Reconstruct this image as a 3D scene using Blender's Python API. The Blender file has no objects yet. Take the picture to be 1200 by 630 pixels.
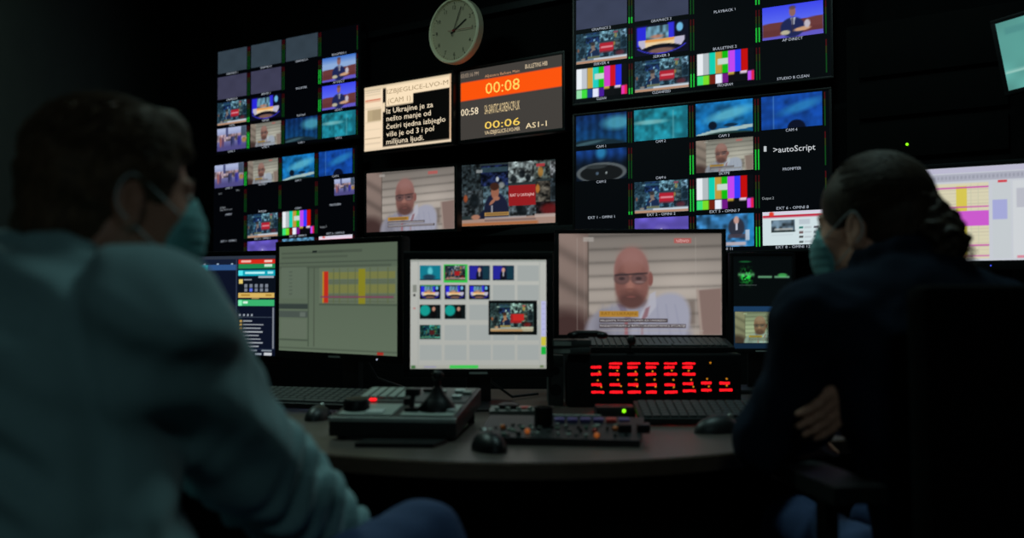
import bpy, bmesh, math, random
import numpy as np
from mathutils import Vector, Matrix, Euler

random.seed(7); RNG = np.random.default_rng(11)
R = math.radians
C = bpy.context.scene.collection
scene = bpy.context.scene

# ------------------------------------------------------------------ camera
CAM_H = 1.06
PITCH = math.atan(30 / 1200)
cam_d = bpy.data.cameras.new('camera'); cam = bpy.data.objects.new('camera', cam_d); C.objects.link(cam)
cam.location = (0, 0, CAM_H); cam.rotation_euler = (math.pi / 2 + PITCH, 0, 0)
cam_d.sensor_width = 36; cam_d.lens = 36; cam_d.clip_start = .05; cam_d.clip_end = 60
cam_d.dof.use_dof = True; cam_d.dof.focus_distance = 4.1; cam_d.dof.aperture_fstop = 2.2
scene.camera = cam
# ------------------------------------------------------------------ world, lights, exposure
w = bpy.data.worlds.new('world'); scene.world = w; w.use_nodes = True
w.node_tree.nodes['Background'].inputs[0].default_value = (.5, .62, .6, 1)
w.node_tree.nodes['Background'].inputs[1].default_value = .0015
vs = scene.view_settings
vs.view_transform = 'Standard'; vs.look = 'None'; vs.gamma = 1; vs.exposure = 0; vs.use_curve_mapping = False
CEIL = 3.3
def area(name, loc, rot, size, power, col):
    l = bpy.data.lights.new(name, 'AREA'); l.shape = 'RECTANGLE'; l.size, l.size_y = size
    l.energy = power; l.color = col
    o = bpy.data.objects.new(name, l); C.objects.link(o); o.location = loc; o.rotation_euler = rot
    return o
LAMPS = ((-1.45, 3.5, 20, (.64, 1.0, .90)), (.60, 2.5, 12, (.62, 1.0, .98)), (.2, -2.1, 10.5, (.66, .97, 1.0)))  # last lamp, unseen behind the camera, is added to brighten the woman's hand
for lx, ly, pw, cl in LAMPS: area('ceiling_lamp_glow', (lx, ly, CEIL - .06), (0, 0, 0), (.55, .55), pw, cl)

# ------------------------------------------------------------------ helpers
def lin(c):
    return tuple(((v / 255 / 12.92) if v / 255 <= .04045 else ((v / 255 + .055) / 1.055) ** 2.4) for v in c)
def mat(name, rgb, rough=.6, metal=0, noise=40, var=.12, bump=.0, spec=.5, sheen=0, scale=(1, 1, 1), coat=0):
    m = bpy.data.materials.new(name); m.use_nodes = True; nt = m.node_tree; n = nt.nodes; L = nt.links
    b = n['Principled BSDF']; c = lin(rgb)
    tc = n.new('ShaderNodeTexCoord'); mp = n.new('ShaderNodeMapping'); mp.inputs['Scale'].default_value = scale
    nz = n.new('ShaderNodeTexNoise'); nz.inputs['Scale'].default_value = noise; nz.inputs['Detail'].default_value = 4
    cr = n.new('ShaderNodeValToRGB')
    cr.color_ramp.elements[0].position = .3; cr.color_ramp.elements[1].position = .7
    cr.color_ramp.elements[0].color = (*[v * (1 - var) for v in c], 1); cr.color_ramp.elements[1].color = (*[v * (1 + var) for v in c], 1)
    L.new(tc.outputs['Object'], mp.inputs[0]); L.new(mp.outputs[0], nz.inputs['Vector'])
    L.new(nz.outputs['Fac'], cr.inputs[0]); L.new(cr.outputs[0], b.inputs['Base Color'])
    b.inputs['Roughness'].default_value = rough; b.inputs['Metallic'].default_value = metal
    b.inputs['Specular IOR Level'].default_value = spec; b.inputs['Coat Weight'].default_value = coat
    if sheen: b.inputs['Sheen Weight'].default_value = sheen
    if bump:
        bp = n.new('ShaderNodeBump'); bp.inputs['Strength'].default_value = .5; bp.inputs['Distance'].default_value = bump
        L.new(nz.outputs['Fac'], bp.inputs['Height']); L.new(bp.outputs[0], b.inputs['Normal'])
    return m
def emat(name, rgb, s):
    m = bpy.data.materials.new(name); m.use_nodes = True; b = m.node_tree.nodes['Principled BSDF']
    b.inputs['Base Color'].default_value = (0, 0, 0, 1); b.inputs['Emission Color'].default_value = (*lin(rgb), 1)
    b.inputs['Emission Strength'].default_value = s; return m
M = {}
M['black_plastic'] = mat('black_plastic', (22, 24, 25), .45, noise=90, bump=.0003)
M['bezel'] = mat('bezel', (14, 15, 16), .4, noise=60, spec=.3)
M['grey_plastic'] = mat('grey_plastic', (58, 62, 60), .45, noise=80)
M['panel_grey'] = mat('panel_grey', (150, 158, 150), .5, noise=60, var=.06)
M['panel_dim'] = mat('panel_dim', (96, 98, 94), .5, noise=60, var=.06)
M['rack_black'] = mat('rack_black', (5, 5, 5), .8, spec=.08)
M['silver'] = mat('silver', (190, 196, 190), .38, .2, noise=50)
M['key'] = mat('key', (46, 50, 50), .5, noise=60)
M['key_light'] = mat('key_light', (190, 196, 192), .5, noise=60)
M['wall'] = mat('wall', (18, 21, 21), .9, noise=6, var=.12, bump=.001)
M['wall_side'] = mat('wall_side', (44, 50, 45), .9, noise=5, var=.1, bump=.001)
M['wall_video'] = mat('wall_video', (12, 13, 14), .95, noise=8, spec=.15)
M['ceiling'] = mat('ceiling', (24, 25, 25), .9, noise=4)
M['floor'] = mat('floor', (28, 29, 31), .9, noise=180, var=.3, bump=.002)
M['desk'] = mat('desk', (78, 68, 62), .38, noise=14, var=.1, scale=(1, 8, 8), spec=.5)
M['desk_edge'] = mat('desk_edge', (104, 82, 66), .5, noise=20, scale=(1, 6, 6))
M['desk_panel'] = mat('desk_panel', (26, 26, 27), .6, noise=20)
M['metal_dark'] = mat('metal_dark', (60, 62, 64), .4, .8, noise=60)
M['chair_fabric'] = mat('chair_fabric', (9, 9, 10), .98, spec=.08, noise=260, var=.3, bump=.0008)
M['skin'] = mat('skin', (186, 128, 106), .5, noise=120, var=.06, bump=.0003)
M['skin_f'] = mat('skin_f', (226, 164, 138), .5, noise=120, var=.06, bump=.0003)
M['hair_m'] = mat('hair_m', (86, 66, 48), .65, spec=.2, noise=60, var=.5, scale=(1, 6, 1), bump=.002)
M['hair_f'] = mat('hair_f', (66, 52, 40), .6, spec=.25, noise=60, var=.5, scale=(6, 1, 1), bump=.002)
M['shirt'] = mat('shirt', (132, 168, 172), .85, noise=300, var=.08, bump=.0004, sheen=.2)
M['jeans'] = mat('jeans', (52, 72, 112), .9, noise=350, var=.25, bump=.0006)
M['jacket'] = mat('jacket', (25, 34, 48), .95, spec=.1, noise=300, var=.15, bump=.0005)
M['mask'] = mat('mask', (112, 176, 176), .8, noise=200, var=.05)
M['strap'] = mat('strap', (200, 205, 205), .8)
M['shoe'] = mat('shoe', (24, 22, 21), .4)
M['clock_face'] = mat('clock_face', (206, 188, 158), .45, noise=5, var=.03)
M['clock_rim'] = mat('clock_rim', (250, 240, 205), .3, noise=10, var=.03)
M['clock_ink'] = mat('clock_ink', (20, 22, 20), .6)
M['clock_red'] = mat('clock_red', (150, 40, 40), .6)
M['eye_white'] = mat('eye_white', (215, 210, 202), .25, var=.02)
M['iris'] = mat('iris', (40, 30, 24), .2)
M['button'] = mat('button', (150, 120, 80), .4)
M['orange_cap'] = mat('orange_cap', (235, 120, 50), .4)
M['green_cap'] = mat('green_cap', (70, 110, 92), .4)
M['purple_cap'] = mat('purple_cap', (80, 70, 130), .4)
M['red_cap'] = mat('red_cap', (190, 50, 40), .4)
M['led_red'] = emat('led_red', (255, 20, 30), 1.9)
M['led_amber'] = emat('led_amber', (235, 150, 30), .9)
M['led_green'] = emat('led_green', (140, 255, 20), 1.5)
M['led_blue'] = emat('led_blue', (70, 90, 255), 1.2)
M['led_white'] = emat('led_white', (200, 210, 235), .9)
M['led_orange'] = emat('led_orange', (255, 140, 60), .22)
M['lamp_diffuser'] = emat('lamp_diffuser', (170, 210, 205), .25)
em = bpy.data.materials.new('screen_picture'); em.use_nodes = True; nt = em.node_tree
bs = nt.nodes['Principled BSDF']; at_ = nt.nodes.new('ShaderNodeVertexColor'); at_.layer_name = 'Col'
bs.inputs['Base Color'].default_value = (.004, .004, .005, 1); bs.inputs['Roughness'].default_value = .5; bs.inputs['Specular IOR Level'].default_value = .12
nt.links.new(at_.outputs['Color'], bs.inputs['Emission Color']); bs.inputs['Emission Strength'].default_value = 1
M['screen'] = em

def P(px, py, d):
    """a point of the room seen at a photo pixel, at distance d down the room"""
    x, z = (px - 600) / 1200, (315 - py) / 1200
    c, s = math.cos(PITCH), math.sin(PITCH)
    y2, z2 = c - z * s, s + z * c
    return Vector((x * d / y2, d, CAM_H + z2 * d / y2))

def link(name, me, parent=None, loc=None, rot=None):
    o = bpy.data.objects.new(name, me); C.objects.link(o)
    if parent: o.parent = parent
    if loc is not None: o.location = loc
    if rot is not None: o.rotation_euler = rot
    return o
def thing(name, label, cat, loc=(0, 0, 0), rot=(0, 0, 0), group=None):
    o = link(name, None, None, loc, rot); o.empty_display_size = .05
    o['label'] = label; o['category'] = cat
    if group: o['group'] = group
    return o
def tag(o, label, cat, group=None):
    o['label'] = label; o['category'] = cat
    if group: o['group'] = group
    return o

class MB:
    def __init__(s): s.bm = bmesh.new(); s.mats = []; s.cur = 0
    def use(s, m):
        if m not in s.mats: s.mats.append(m)
        s.cur = s.mats.index(m); return s
    def _fin(s, geom, T=None):
        vs_ = [g for g in geom if isinstance(g, bmesh.types.BMVert)]
        fs = {f for v in vs_ for f in v.link_faces}
        for f in fs: f.material_index = s.cur
        if T is not None: bmesh.ops.transform(s.bm, matrix=T, verts=vs_)
        return vs_
    def box(s, lo, hi, bev=0, T=None, seg=2):
        g = bmesh.ops.create_cube(s.bm, size=1)['verts']
        c = [(a + b) / 2 for a, b in zip(lo, hi)]; d = [abs(b - a) for a, b in zip(lo, hi)]
        for v in g: v.co = Vector((c[0] + v.co.x * d[0], c[1] + v.co.y * d[1], c[2] + v.co.z * d[2]))
        if bev:
            es = list({e for v in g for e in v.link_edges})
            r = bmesh.ops.bevel(s.bm, geom=es, offset=bev, segments=seg, affect='EDGES', profile=.7)
            g = list({v for f in r['faces'] for v in f.verts} | {v for v in g if v.is_valid})
        s._fin(g, T); return s
    def cyl(s, a, b, r1, r2=None, n=20, T=None):
        a = Vector(a); b = Vector(b); r2 = r1 if r2 is None else r2
        g = bmesh.ops.create_cone(s.bm, segments=n, radius1=r1, radius2=r2, depth=(b - a).length, cap_ends=True)['verts']
        q = Vector((0, 0, 1)).rotation_difference((b - a).normalized()).to_matrix().to_4x4()
        X = Matrix.Translation((a + b) / 2) @ q
        s._fin(g, X if T is None else T @ X); return s
    def sph(s, c, r, T=None, n=16):
        g = bmesh.ops.create_uvsphere(s.bm, u_segments=n, v_segments=max(6, n // 2), radius=1)['verts']
        rr = (r, r, r) if not hasattr(r, '__len__') else r
        X = Matrix.Translation(c) @ Matrix.Diagonal((*rr, 1))
        s._fin(g, X if T is None else T @ X); return s
    def lathe(s, prof, n=32, T=None):
        rings = []
        for r, z in prof:
            rings.append([s.bm.verts.new((r * math.cos(2 * math.pi * i / n), r * math.sin(2 * math.pi * i / n), z)) for i in range(n)])
        for a, b in zip(rings, rings[1:]):
            for i in range(n):
                f = s.bm.faces.new((a[i], a[(i + 1) % n], b[(i + 1) % n], b[i]))
        s.bm.faces.new(rings[0][::-1]); s.bm.faces.new(rings[-1])
        s._fin([v for r_ in rings for v in r_], T); return s
    def tube(s, pts, r, n=6):
        pts = [Vector(p) for p in pts]; rings = []; up = Vector((.13, .21, .97))
        for i, p in enumerate(pts):
            t = (pts[min(i + 1, len(pts) - 1)] - pts[max(i - 1, 0)]).normalized()
            a = t.cross(up).normalized(); b = t.cross(a)
            rr = r[i] if hasattr(r, '__len__') else r
            rings.append([s.bm.verts.new(p + (a * math.cos(2 * math.pi * k / n) + b * math.sin(2 * math.pi * k / n)) * rr) for k in range(n)])
        for a, b in zip(rings, rings[1:]):
            for i in range(n): s.bm.faces.new((a[i], a[(i + 1) % n], b[(i + 1) % n], b[i]))
        s.bm.faces.new(rings[0][::-1]); s.bm.faces.new(rings[-1])
        s._fin([v for q in rings for v in q]); return s
    def prism(s, pts, z0, z1, T=None):
        a = [s.bm.verts.new((x, y, z0)) for x, y in pts]; b = [s.bm.verts.new((x, y, z1)) for x, y in pts]; n = len(pts)
        for i in range(n): s.bm.faces.new((a[i], a[(i + 1) % n], b[(i + 1) % n], b[i]))
        s.bm.faces.new(a[::-1]); s.bm.faces.new(b); s._fin(a + b, T); return s
    def done(s, name, m=None, parent=None, smooth=True, loc=None, rot=None):
        bmesh.ops.recalc_face_normals(s.bm, faces=s.bm.faces)
        me = bpy.data.meshes.new(name)
        for f in s.bm.faces: f.smooth = smooth
        s.bm.to_mesh(me); s.bm.free()
        for x in (s.mats or [m]): me.materials.append(M[x])
        if smooth: me.set_sharp_from_angle(angle=R(35))
        return link(name, me, parent, loc, rot)

# ------------------------------------------------------------------ text faces
_tc = {}
def text_tris(t):
    if t in _tc: return _tc[t]
    cu = bpy.data.curves.new('t', 'FONT'); cu.body = t; cu.size = 1; cu.resolution_u = 2
    o = bpy.data.objects.new('t', cu); C.objects.link(o)
    dg = bpy.context.evaluated_depsgraph_get(); me = bpy.data.meshes.new_from_object(o.evaluated_get(dg))
    v = np.array([x.co[:2] for x in me.vertices]).reshape(-1, 2); f = [tuple(p.vertices) for p in me.polygons]
    bpy.data.meshes.remove(me); bpy.data.objects.remove(o); bpy.data.curves.remove(cu)
    _tc[t] = (v, f); return _tc[t]

# ------------------------------------------------------------------ pictures shown on the screens
def canvas(w_, h_, c): return np.ones((h_, w_, 3)) * np.array(c, float)
def grid(im):
    h_, w_ = im.shape[:2]; return np.meshgrid(np.linspace(0, 1, w_), np.linspace(0, 1, h_))
def blend(im, a, c): im[:] = im * (1 - a[..., None]) + np.array(c, float) * a[..., None]
def rct(im, x0, y0, x1, y1, c, a=1, s=None):
    X, Y = grid(im); s = s or .6 / im.shape[1]; sy = .6 / im.shape[0] if s < .02 else s
    k = np.clip((X - x0) / s + .5, 0, 1) * np.clip((x1 - X) / s + .5, 0, 1) * np.clip((Y - y0) / sy + .5, 0, 1) * np.clip((y1 - Y) / sy + .5, 0, 1)
    blend(im, k * a, c)
def ell(im, cx, cy, rx, ry, c, s=.15, a=1, rot=0):
    X, Y = grid(im); dx, dy = X - cx, (Y - cy)
    if rot: dx, dy = dx * math.cos(rot) + dy * math.sin(rot), -dx * math.sin(rot) + dy * math.cos(rot)
    q = np.sqrt((dx / rx) ** 2 + (dy / ry) ** 2)
    blend(im, np.clip((1 - q) / s + .5, 0, 1) * a, c)
def poly(im, pts, c, a=1, s=.012):
    X, Y = grid(im); k = np.ones_like(X) * 9
    n = len(pts)
    for i in range(n):
        x0, y0 = pts[i]; x1, y1 = pts[(i + 1) % n]; l = math.hypot(x1 - x0, y1 - y0)
        k = np.minimum(k, ((x1 - x0) * (Y - y0) - (y1 - y0) * (X - x0)) / l)
    blend(im, np.clip(k / s + .5, 0, 1) * a, c)
def vnoise(w_, h_, gx, gy, seed):
    g = np.random.default_rng(seed).random((gy + 1, gx + 1))
    x = np.linspace(0, gx - 1e-6, w_); y = np.linspace(0, gy - 1e-6, h_)
    xi, yi = x.astype(int), y.astype(int); fx, fy = x - xi, y - yi; fx = fx * fx * (3 - 2 * fx); fy = fy * fy * (3 - 2 * fy)
    a = g[yi][:, xi] * (1 - fx) + g[yi][:, xi + 1] * fx; b = g[yi + 1][:, xi] * (1 - fx) + g[yi + 1][:, xi + 1] * fx
    return a * (1 - fy[:, None]) + b * fy[:, None]
def gradv(im, c0, c1, y0=0, y1=1):
    X, Y = grid(im); t = np.clip((Y - y0) / (y1 - y0), 0, 1)[..., None]
    im[:] = np.array(c0, float) * (1 - t) + np.array(c1, float) * t

def pic_interview(w_, h_, big=False, k=1.0, tint=(1, 1, 1), banner=True):
    im = canvas(w_, h_, (158, 149, 141)); X, Y = grid(im)
    ph = (Y * 7.6 + .35 * X - .25) % 1
    band = 1.02 - .20 * np.exp(-(ph / .16) ** 2) - .12 * np.exp(-((ph - 1) / .1) ** 2) + .05 * np.sin(ph * math.pi)
    band *= (.74 + .28 * np.clip(Y * 2.0, 0, 1)) * (1 + .10 * np.exp(-((X - .75) / .2) ** 2 - ((Y - .45) / .3) ** 2))
    im *= band[..., None]
    lw = np.array((136, 118, 110)) * (1.08 - .20 * np.exp(-((((Y * 3.2 - X * 3.0) % 1) - .5) / .2) ** 2) - .15 * Y)[..., None]
    kk = np.clip((.182 - X) / .01 + .5, 0, 1)[..., None]; im[:] = im * (1 - kk) + lw * kk
    ell(im, .05, .98, .16, .22, (70, 50, 48), .7)
    rct(im, .176, .06, .184, .85, (84, 74, 68), .8, .006)
    poly(im, [(.85, .56), (1.0, .54), (1.0, 1.0), (.87, 1.0)], (136, 114, 107), 1, .02)
    rct(im, .79, .66, .845, .9, (96, 84, 78), .6, .04)
    poly(im, [(.845, .54), (.86, .54), (.885, 1), (.87, 1)], (172, 156, 146), .8)
    # white striped shirt
    ell(im, .49, 1.06, .33, .40, (148, 147, 160), .14); ell(im, .33, .95, .16, .20, (146, 145, 158), .3)
    ell(im, .62, .94, .17, .36, (164, 165, 182), .14, 1, .25)
    for q in range(9):
        poly(im, [(.22 + q * .066, 1.02), (.27 + q * .055, .70), (.277 + q * .055, .70), (.23 + q * .066, 1.02)], (120, 124, 152), .22, .012)
    ell(im, .27, 1.0, .05, .22, (118, 116, 128), .9, .6)
    poly(im, [(.36, .70), (.40, .70), (.46, .88), (.42, .88)], (118, 108, 130), .8)
    poly(im, [(.56, .60), (.595, .57), (.60, .72), (.50, .92), (.49, .86)], (182, 182, 194), .9)
    poly(im, [(.535, .74), (.56, .72), (.545, .82), (.50, .88)], (136, 92, 100), .8)
    rct(im, .405, .87, .425, 1, (172, 84, 86), .6, .01); rct(im, .505, .92, .52, 1, (150, 104, 106), .5, .01)
    # head
    ell(im, .562, .45, .018, .07, (132, 84, 78), .4)
    ell(im, .448, .37, .108, .235, (146, 104, 98), .14)
    ell(im, .450, .50, .103, .235, (140, 96, 88), .16)
    ell(im, .45, .24, .07, .10, (160, 118, 112), 1.2, .6)
    ell(im, .375, .50, .03, .2, (112, 76, 70), .8, .45); ell(im, .53, .52, .024, .2, (120, 82, 76), .8, .35)
    ell(im, .448, .665, .080, .075, (84, 58, 55), .5, .8); ell(im, .448, .60, .07, .05, (84, 58, 55), 1, .4)
    ell(im, .440, .585, .05, .035, (108, 72, 66), .9, .6)
    ell(im, .445, .626, .026, .010, (134, 82, 78), .8, .7)
    ell(im, .440, .50, .022, .06, (174, 124, 110), 1.0, .55); ell(im, .440, .552, .026, .012, (118, 76, 68), .9, .6)
    for cx in (.388, .492):
        ell(im, cx, .445, .048, .056, (62, 50, 52), .4, .6); ell(im, cx, .450, .042, .046, (108, 80, 78), .4, .9); ell(im, cx, .445, .018, .016, (56, 44, 46), .8, .8)
    poly(im, [(.345, .405), (.545, .385), (.545, .40), (.345, .42)], (50, 42, 46), .8)
    ell(im, .497, .48, .03, .012, (176, 150, 146), .8, .4)
    rct(im, .15, .035, .215, .08, (178, 172, 166), .7, .01); rct(im, .71, .045, .815, .095, (186, 96, 92), .9)
    if big:
        for a in ((.11, .04, .115, .97), (.155, .04, .158, .9), (.84, .04, .844, .97)):
            rct(im, *a, (178, 170, 162), .4)
        rct(im, .11, .955, .89, .965, (178, 170, 162), .4)
    if banner:
        rct(im, .25, .765, .49, .825, (182, 134, 54))
        rct(im, .25, .84, .67, .878, (66, 54, 56), .9); rct(im, .25, .895, .78, .932, (66, 54, 56), .9)
        if not big:
            rct(im, .27, .775, .47, .815, (90, 70, 40), .4)
            rct(im, .255, .848, .66, .87, (176, 174, 178), .75); rct(im, .255, .902, .77, .926, (176, 174, 178), .75)
    return im * k * np.array(tint) * .94

def pic_news(w_, h_, k=1.0, full=True):
    im = canvas(w_, h_, (46, 58, 60)); X, Y = grid(im); rs = np.random.default_rng(5)
    cells = [(0, 0, .2, .42), (.2, .03, .47, .36), (.47, .0, .72, .33), (.72, 0, .87, .30), (.87, .02, 1, .33), (0, .42, .22, .84), (.22, .36, .47, .8),
             (.73, .33, .87, .66), (.87, .3, 1, .66), (.47, .68, .73, .92), (.73, .66, 1, .92)]
    base = [(42, 52, 56), (26, 36, 70), (128, 140, 140), (84, 96, 92), (126, 130, 134), (58, 66, 70), (72, 94, 104), (84, 80, 72), (46, 56, 62), (84, 96, 102), (44, 34, 38)]
    for i, (cl, b) in enumerate(zip(cells, base)):
        x0, y0, x1, y1 = cl
        n1 = vnoise(w_, h_, 26, 18, 50 + i); n2 = vnoise(w_, h_, 55, 34, 90 + i)
        t = np.clip((n1 * .6 + n2 * .55 - .25) * 1.9, 0, 1.9)[..., None]
        m_ = (X >= x0) & (X < x1) & (Y >= y0) & (Y < y1)
        im[m_] = (np.array(b) * (.25 + t))[m_]
    rct(im, .2, .06, .46, .14, (56, 82, 90), .8); ell(im, .36, .26, .015, .04, (190, 200, 205), .5)
    ell(im, .4, .36, .03, .05, (170, 176, 170), .6, .8)
    for x, y, r_ in ((.60, .2, .03), (.66, .26, .025), (.52, .28, .03), (.93, .27, .035), (.13, .6, .05), (.60, .8, .05), (.57, .74, .03), (.94, .5, .05)):
        ell(im, x, y, r_, r_ * 2.2, (16, 22, 26), .5, .85)
    ell(im, .78, .18, .025, .08, (190, 130, 50), .5, .8); ell(im, .75, .45, .02, .07, (210, 130, 50), .5, .85)
    ell(im, .04, .55, .02, .06, (190, 90, 50), .6, .8); ell(im, .86, .78, .08, .09, (120, 26, 28), .6, .8)
    rct(im, .47, .375, .73, .70, (166, 30, 34))
    rct(im, .74, .05, .82, .10, (190, 60, 66), .9); rct(im, .15, .09, .21, .14, (176, 182, 182), .8)
    # presenter
    ell(im, .345, .78, .12, .30, (28, 32, 58), .1); ell(im, .27, .86, .10, .12, (24, 28, 50), .2)
    ell(im, .335, .46, .040, .125, (168, 108, 84), .2); ell(im, .33, .375, .045, .065, (66, 38, 28), .3)
    ell(im, .35, .57, .032, .035, (180, 120, 96), .4); ell(im, .31, .62, .018, .06, (176, 116, 92), .4, 1, .5)
    rct(im, .295, .68, .31, .84, (190, 190, 196), .8)
    # desk
    poly(im, [(0, .90), (1, .86), (1, 1.02), (0, 1.02)], (184, 152, 138)); ell(im, .14, .86, .045, .04, (186, 130, 106), .4)
    rct(im, .72, .845, 1, .9, (206, 188, 180), .8); rct(im, 0, .955, .75, 1, (190, 112, 62), .9, .03)
    rct(im, .23, .79, .47, .85, (196, 152, 84)); rct(im, .24, .80, .46, .84, (110, 84, 50), .5)
    rct(im, .23, .865, .64, .895, (190, 180, 180), .8); rct(im, .23, .91, .73, .935, (120, 100, 98), .7)
    return im * k * .88
def pic_news_tile(w_, h_):
    im = pic_news(w_, h_) * .95 + np.array((6, 14, 20)); im[..., 0] *= .82; im[..., 1] *= 1.02; im[..., 2] *= 1.1
    rct(im, .47, .40, .74, .66, (176, 30, 48)); rct(im, .49, .5, .72, .56, (220, 150, 160), .8)
    rct(im, .35, .86, 1, .93, (206, 214, 224), .8); rct(im, 0, .92, 1, 1, (186, 140, 112), .9)
    return im
def pic_bars(w_, h_, v=0):
    top = [(232, 236, 240), (178, 186, 190), (10, 205, 175), (190, 150, 60), (15, 185, 10), (190, 70, 235), (50, 60, 250), (195, 10, 8), (6, 6, 12)]
    if v: top = [(235, 240, 245), (190, 196, 205), (200, 160, 70), (30, 205, 190), (20, 190, 20), (210, 60, 200), (205, 12, 30), (40, 40, 225), (8, 8, 12)]
    im = canvas(w_, h_, (8, 8, 12)); n = 9
    for i, c in enumerate(top): rct(im, i / n, 0, (i + 1) / n, .68, c)
    rct(im, .37, .22, .55, .42, (196, 214, 204))
    bot = [(60, 225, 120), (120, 220, 40), (110, 30, 16), (232, 236, 250), (110, 20, 130), (10, 6, 12), (8, 8, 12), (8, 8, 12), (190, 80, 240)]
    if v: bot = [(150, 220, 170), (60, 220, 60), (30, 60, 130), (226, 230, 250), (70, 20, 150), (8, 8, 12), (8, 8, 12), (6, 6, 10), (235, 50, 170)]
    for i, c in enumerate(bot): rct(im, i / n, .70, (i + 1) / n, 1, c)
    rct(im, .55, .68, .66, .76, (190, 160, 60)); rct(im, .76, .68, .88, .76, (220, 200, 220)); rct(im, .95, .7, 1, 1, (225, 30, 70))
    return im
def pic_studio(w_, h_):
    im = canvas(w_, h_, (10, 10, 30)); X, Y = grid(im)
    rct(im, .04, .06, .24, .7, (40, 40, 215), 1, .03); rct(im, .62, .02, .74, .5, (48, 44, 215), 1, .03)
    n = vnoise(w_, h_, 18, 8, 3); m_ = (X > .22) & (X < .64) & (Y > .08) & (Y < .52)
    im[m_] = (np.array((90, 130, 150)) * (.4 + n[..., None]))[m_]; ell(im, .42, .42, .12, .06, (190, 120, 90), .8, .8)
    ell(im, .84, .2, .06, .14, (110, 180, 220), .3)
    e0 = .50 - .05 * np.abs(X - .5); e1 = .68 + .9 * (X - .5) ** 2
    a = np.clip((Y - e0) / .03, 0, 1) * np.clip((e1 - Y) / .03, 0, 1) * np.clip((.44 - np.abs(X - .5) - np.clip(Y - .62, 0, 1) * .4) / .02, 0, 1)
    blend(im, np.clip((Y - e0) / .03, 0, 1) * np.clip((e1 + .07 - Y) / .03, 0, 1) * (np.abs(X - .5) < .4), (10, 8, 14))
    blend(im, a, (186, 182, 204)); a2 = a * np.clip((.27 - np.abs(X - .47)) / .03 + .5, 0, 1); blend(im, a2, (232, 206, 160))
    blend(im, a2 * np.clip((e0 + .09 - Y) / .06 + .5, 0, 1) * .75, (222, 130, 40))
    ell(im, .5, .88, .24, .08, (120, 90, 80), .4)
    r_ = np.abs(np.sqrt(((X - .5) / .5) ** 2 + ((Y - .55) / .42) ** 2) - 1)
    blend(im, np.clip(1 - r_ / .06, 0, 1) * (Y > .75), (60, 60, 220))
    return im
def pic_speaker(w_, h_, v=0):
    im = canvas(w_, h_, (60, 78, 232)); gradv(im, (60, 70, 235), (92, 108, 240), 0, .55)
    if v: gradv(im, (60, 110, 200), (140, 170, 215), 0, .3)
    poly(im, [(0, .52), (1, .44), (1, .92), (0, .96)], (104, 56, 56)); rct(im, 0, .72, 1, .9, (92, 46, 48), .6, .05)
    poly(im, [(0, .93), (1, .86), (1, 1.01), (0, 1.01)], (96, 88, 196))
    ell(im, .5, .70, .20, .30, (30, 38, 84), .15); ell(im, .5, .22, .055, .15, (140, 98, 96), .25)
    ell(im, .5, .1, .055, .06, (84, 62, 60), .5, .7)
    poly(im, [(.47, .4), (.55, .4), (.53, .62), (.49, .62)], (170, 176, 190)); rct(im, .49, .42, .52, .86, (46, 40, 60), .8)
    ell(im, .38, .84, .08, .07, (182, 176, 150), .4); ell(im, .66, .78, .14, .06, (200, 156, 122), .4, 1, -.15); ell(im, .74, .64, .05, .12, (188, 180, 190), .4)
    return im
def pic_street(w_, h_):
    im = canvas(w_, h_, (96, 88, 140)); gradv(im, (170, 180, 214), (78, 74, 128), .1, .85); X, Y = grid(im)
    n = vnoise(w_, h_, 22, 9, 12); m_ = (Y > .28) & (Y < .58)
    im[m_] = (np.array((170, 150, 160)) * (.35 + n[..., None]))[m_]
    rct(im, .3, 0, .38, .4, (60, 66, 110), .9); rct(im, .82, 0, 1, .45, (58, 72, 90), .9)
    for x, c in ((.12, (150, 90, 90)), (.2, (90, 60, 90)), (.5, (40, 44, 80)), (.57, (60, 64, 110)), (.74, (50, 46, 130)), (.8, (60, 60, 150))):
        ell(im, x, .6, .035, .24, c, .4); ell(im, x, .36, .018, .05, (150, 110, 110), .5)
    ell(im, .93, .62, .08, .10, (170, 130, 60), .5, .8)
    return im
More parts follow.
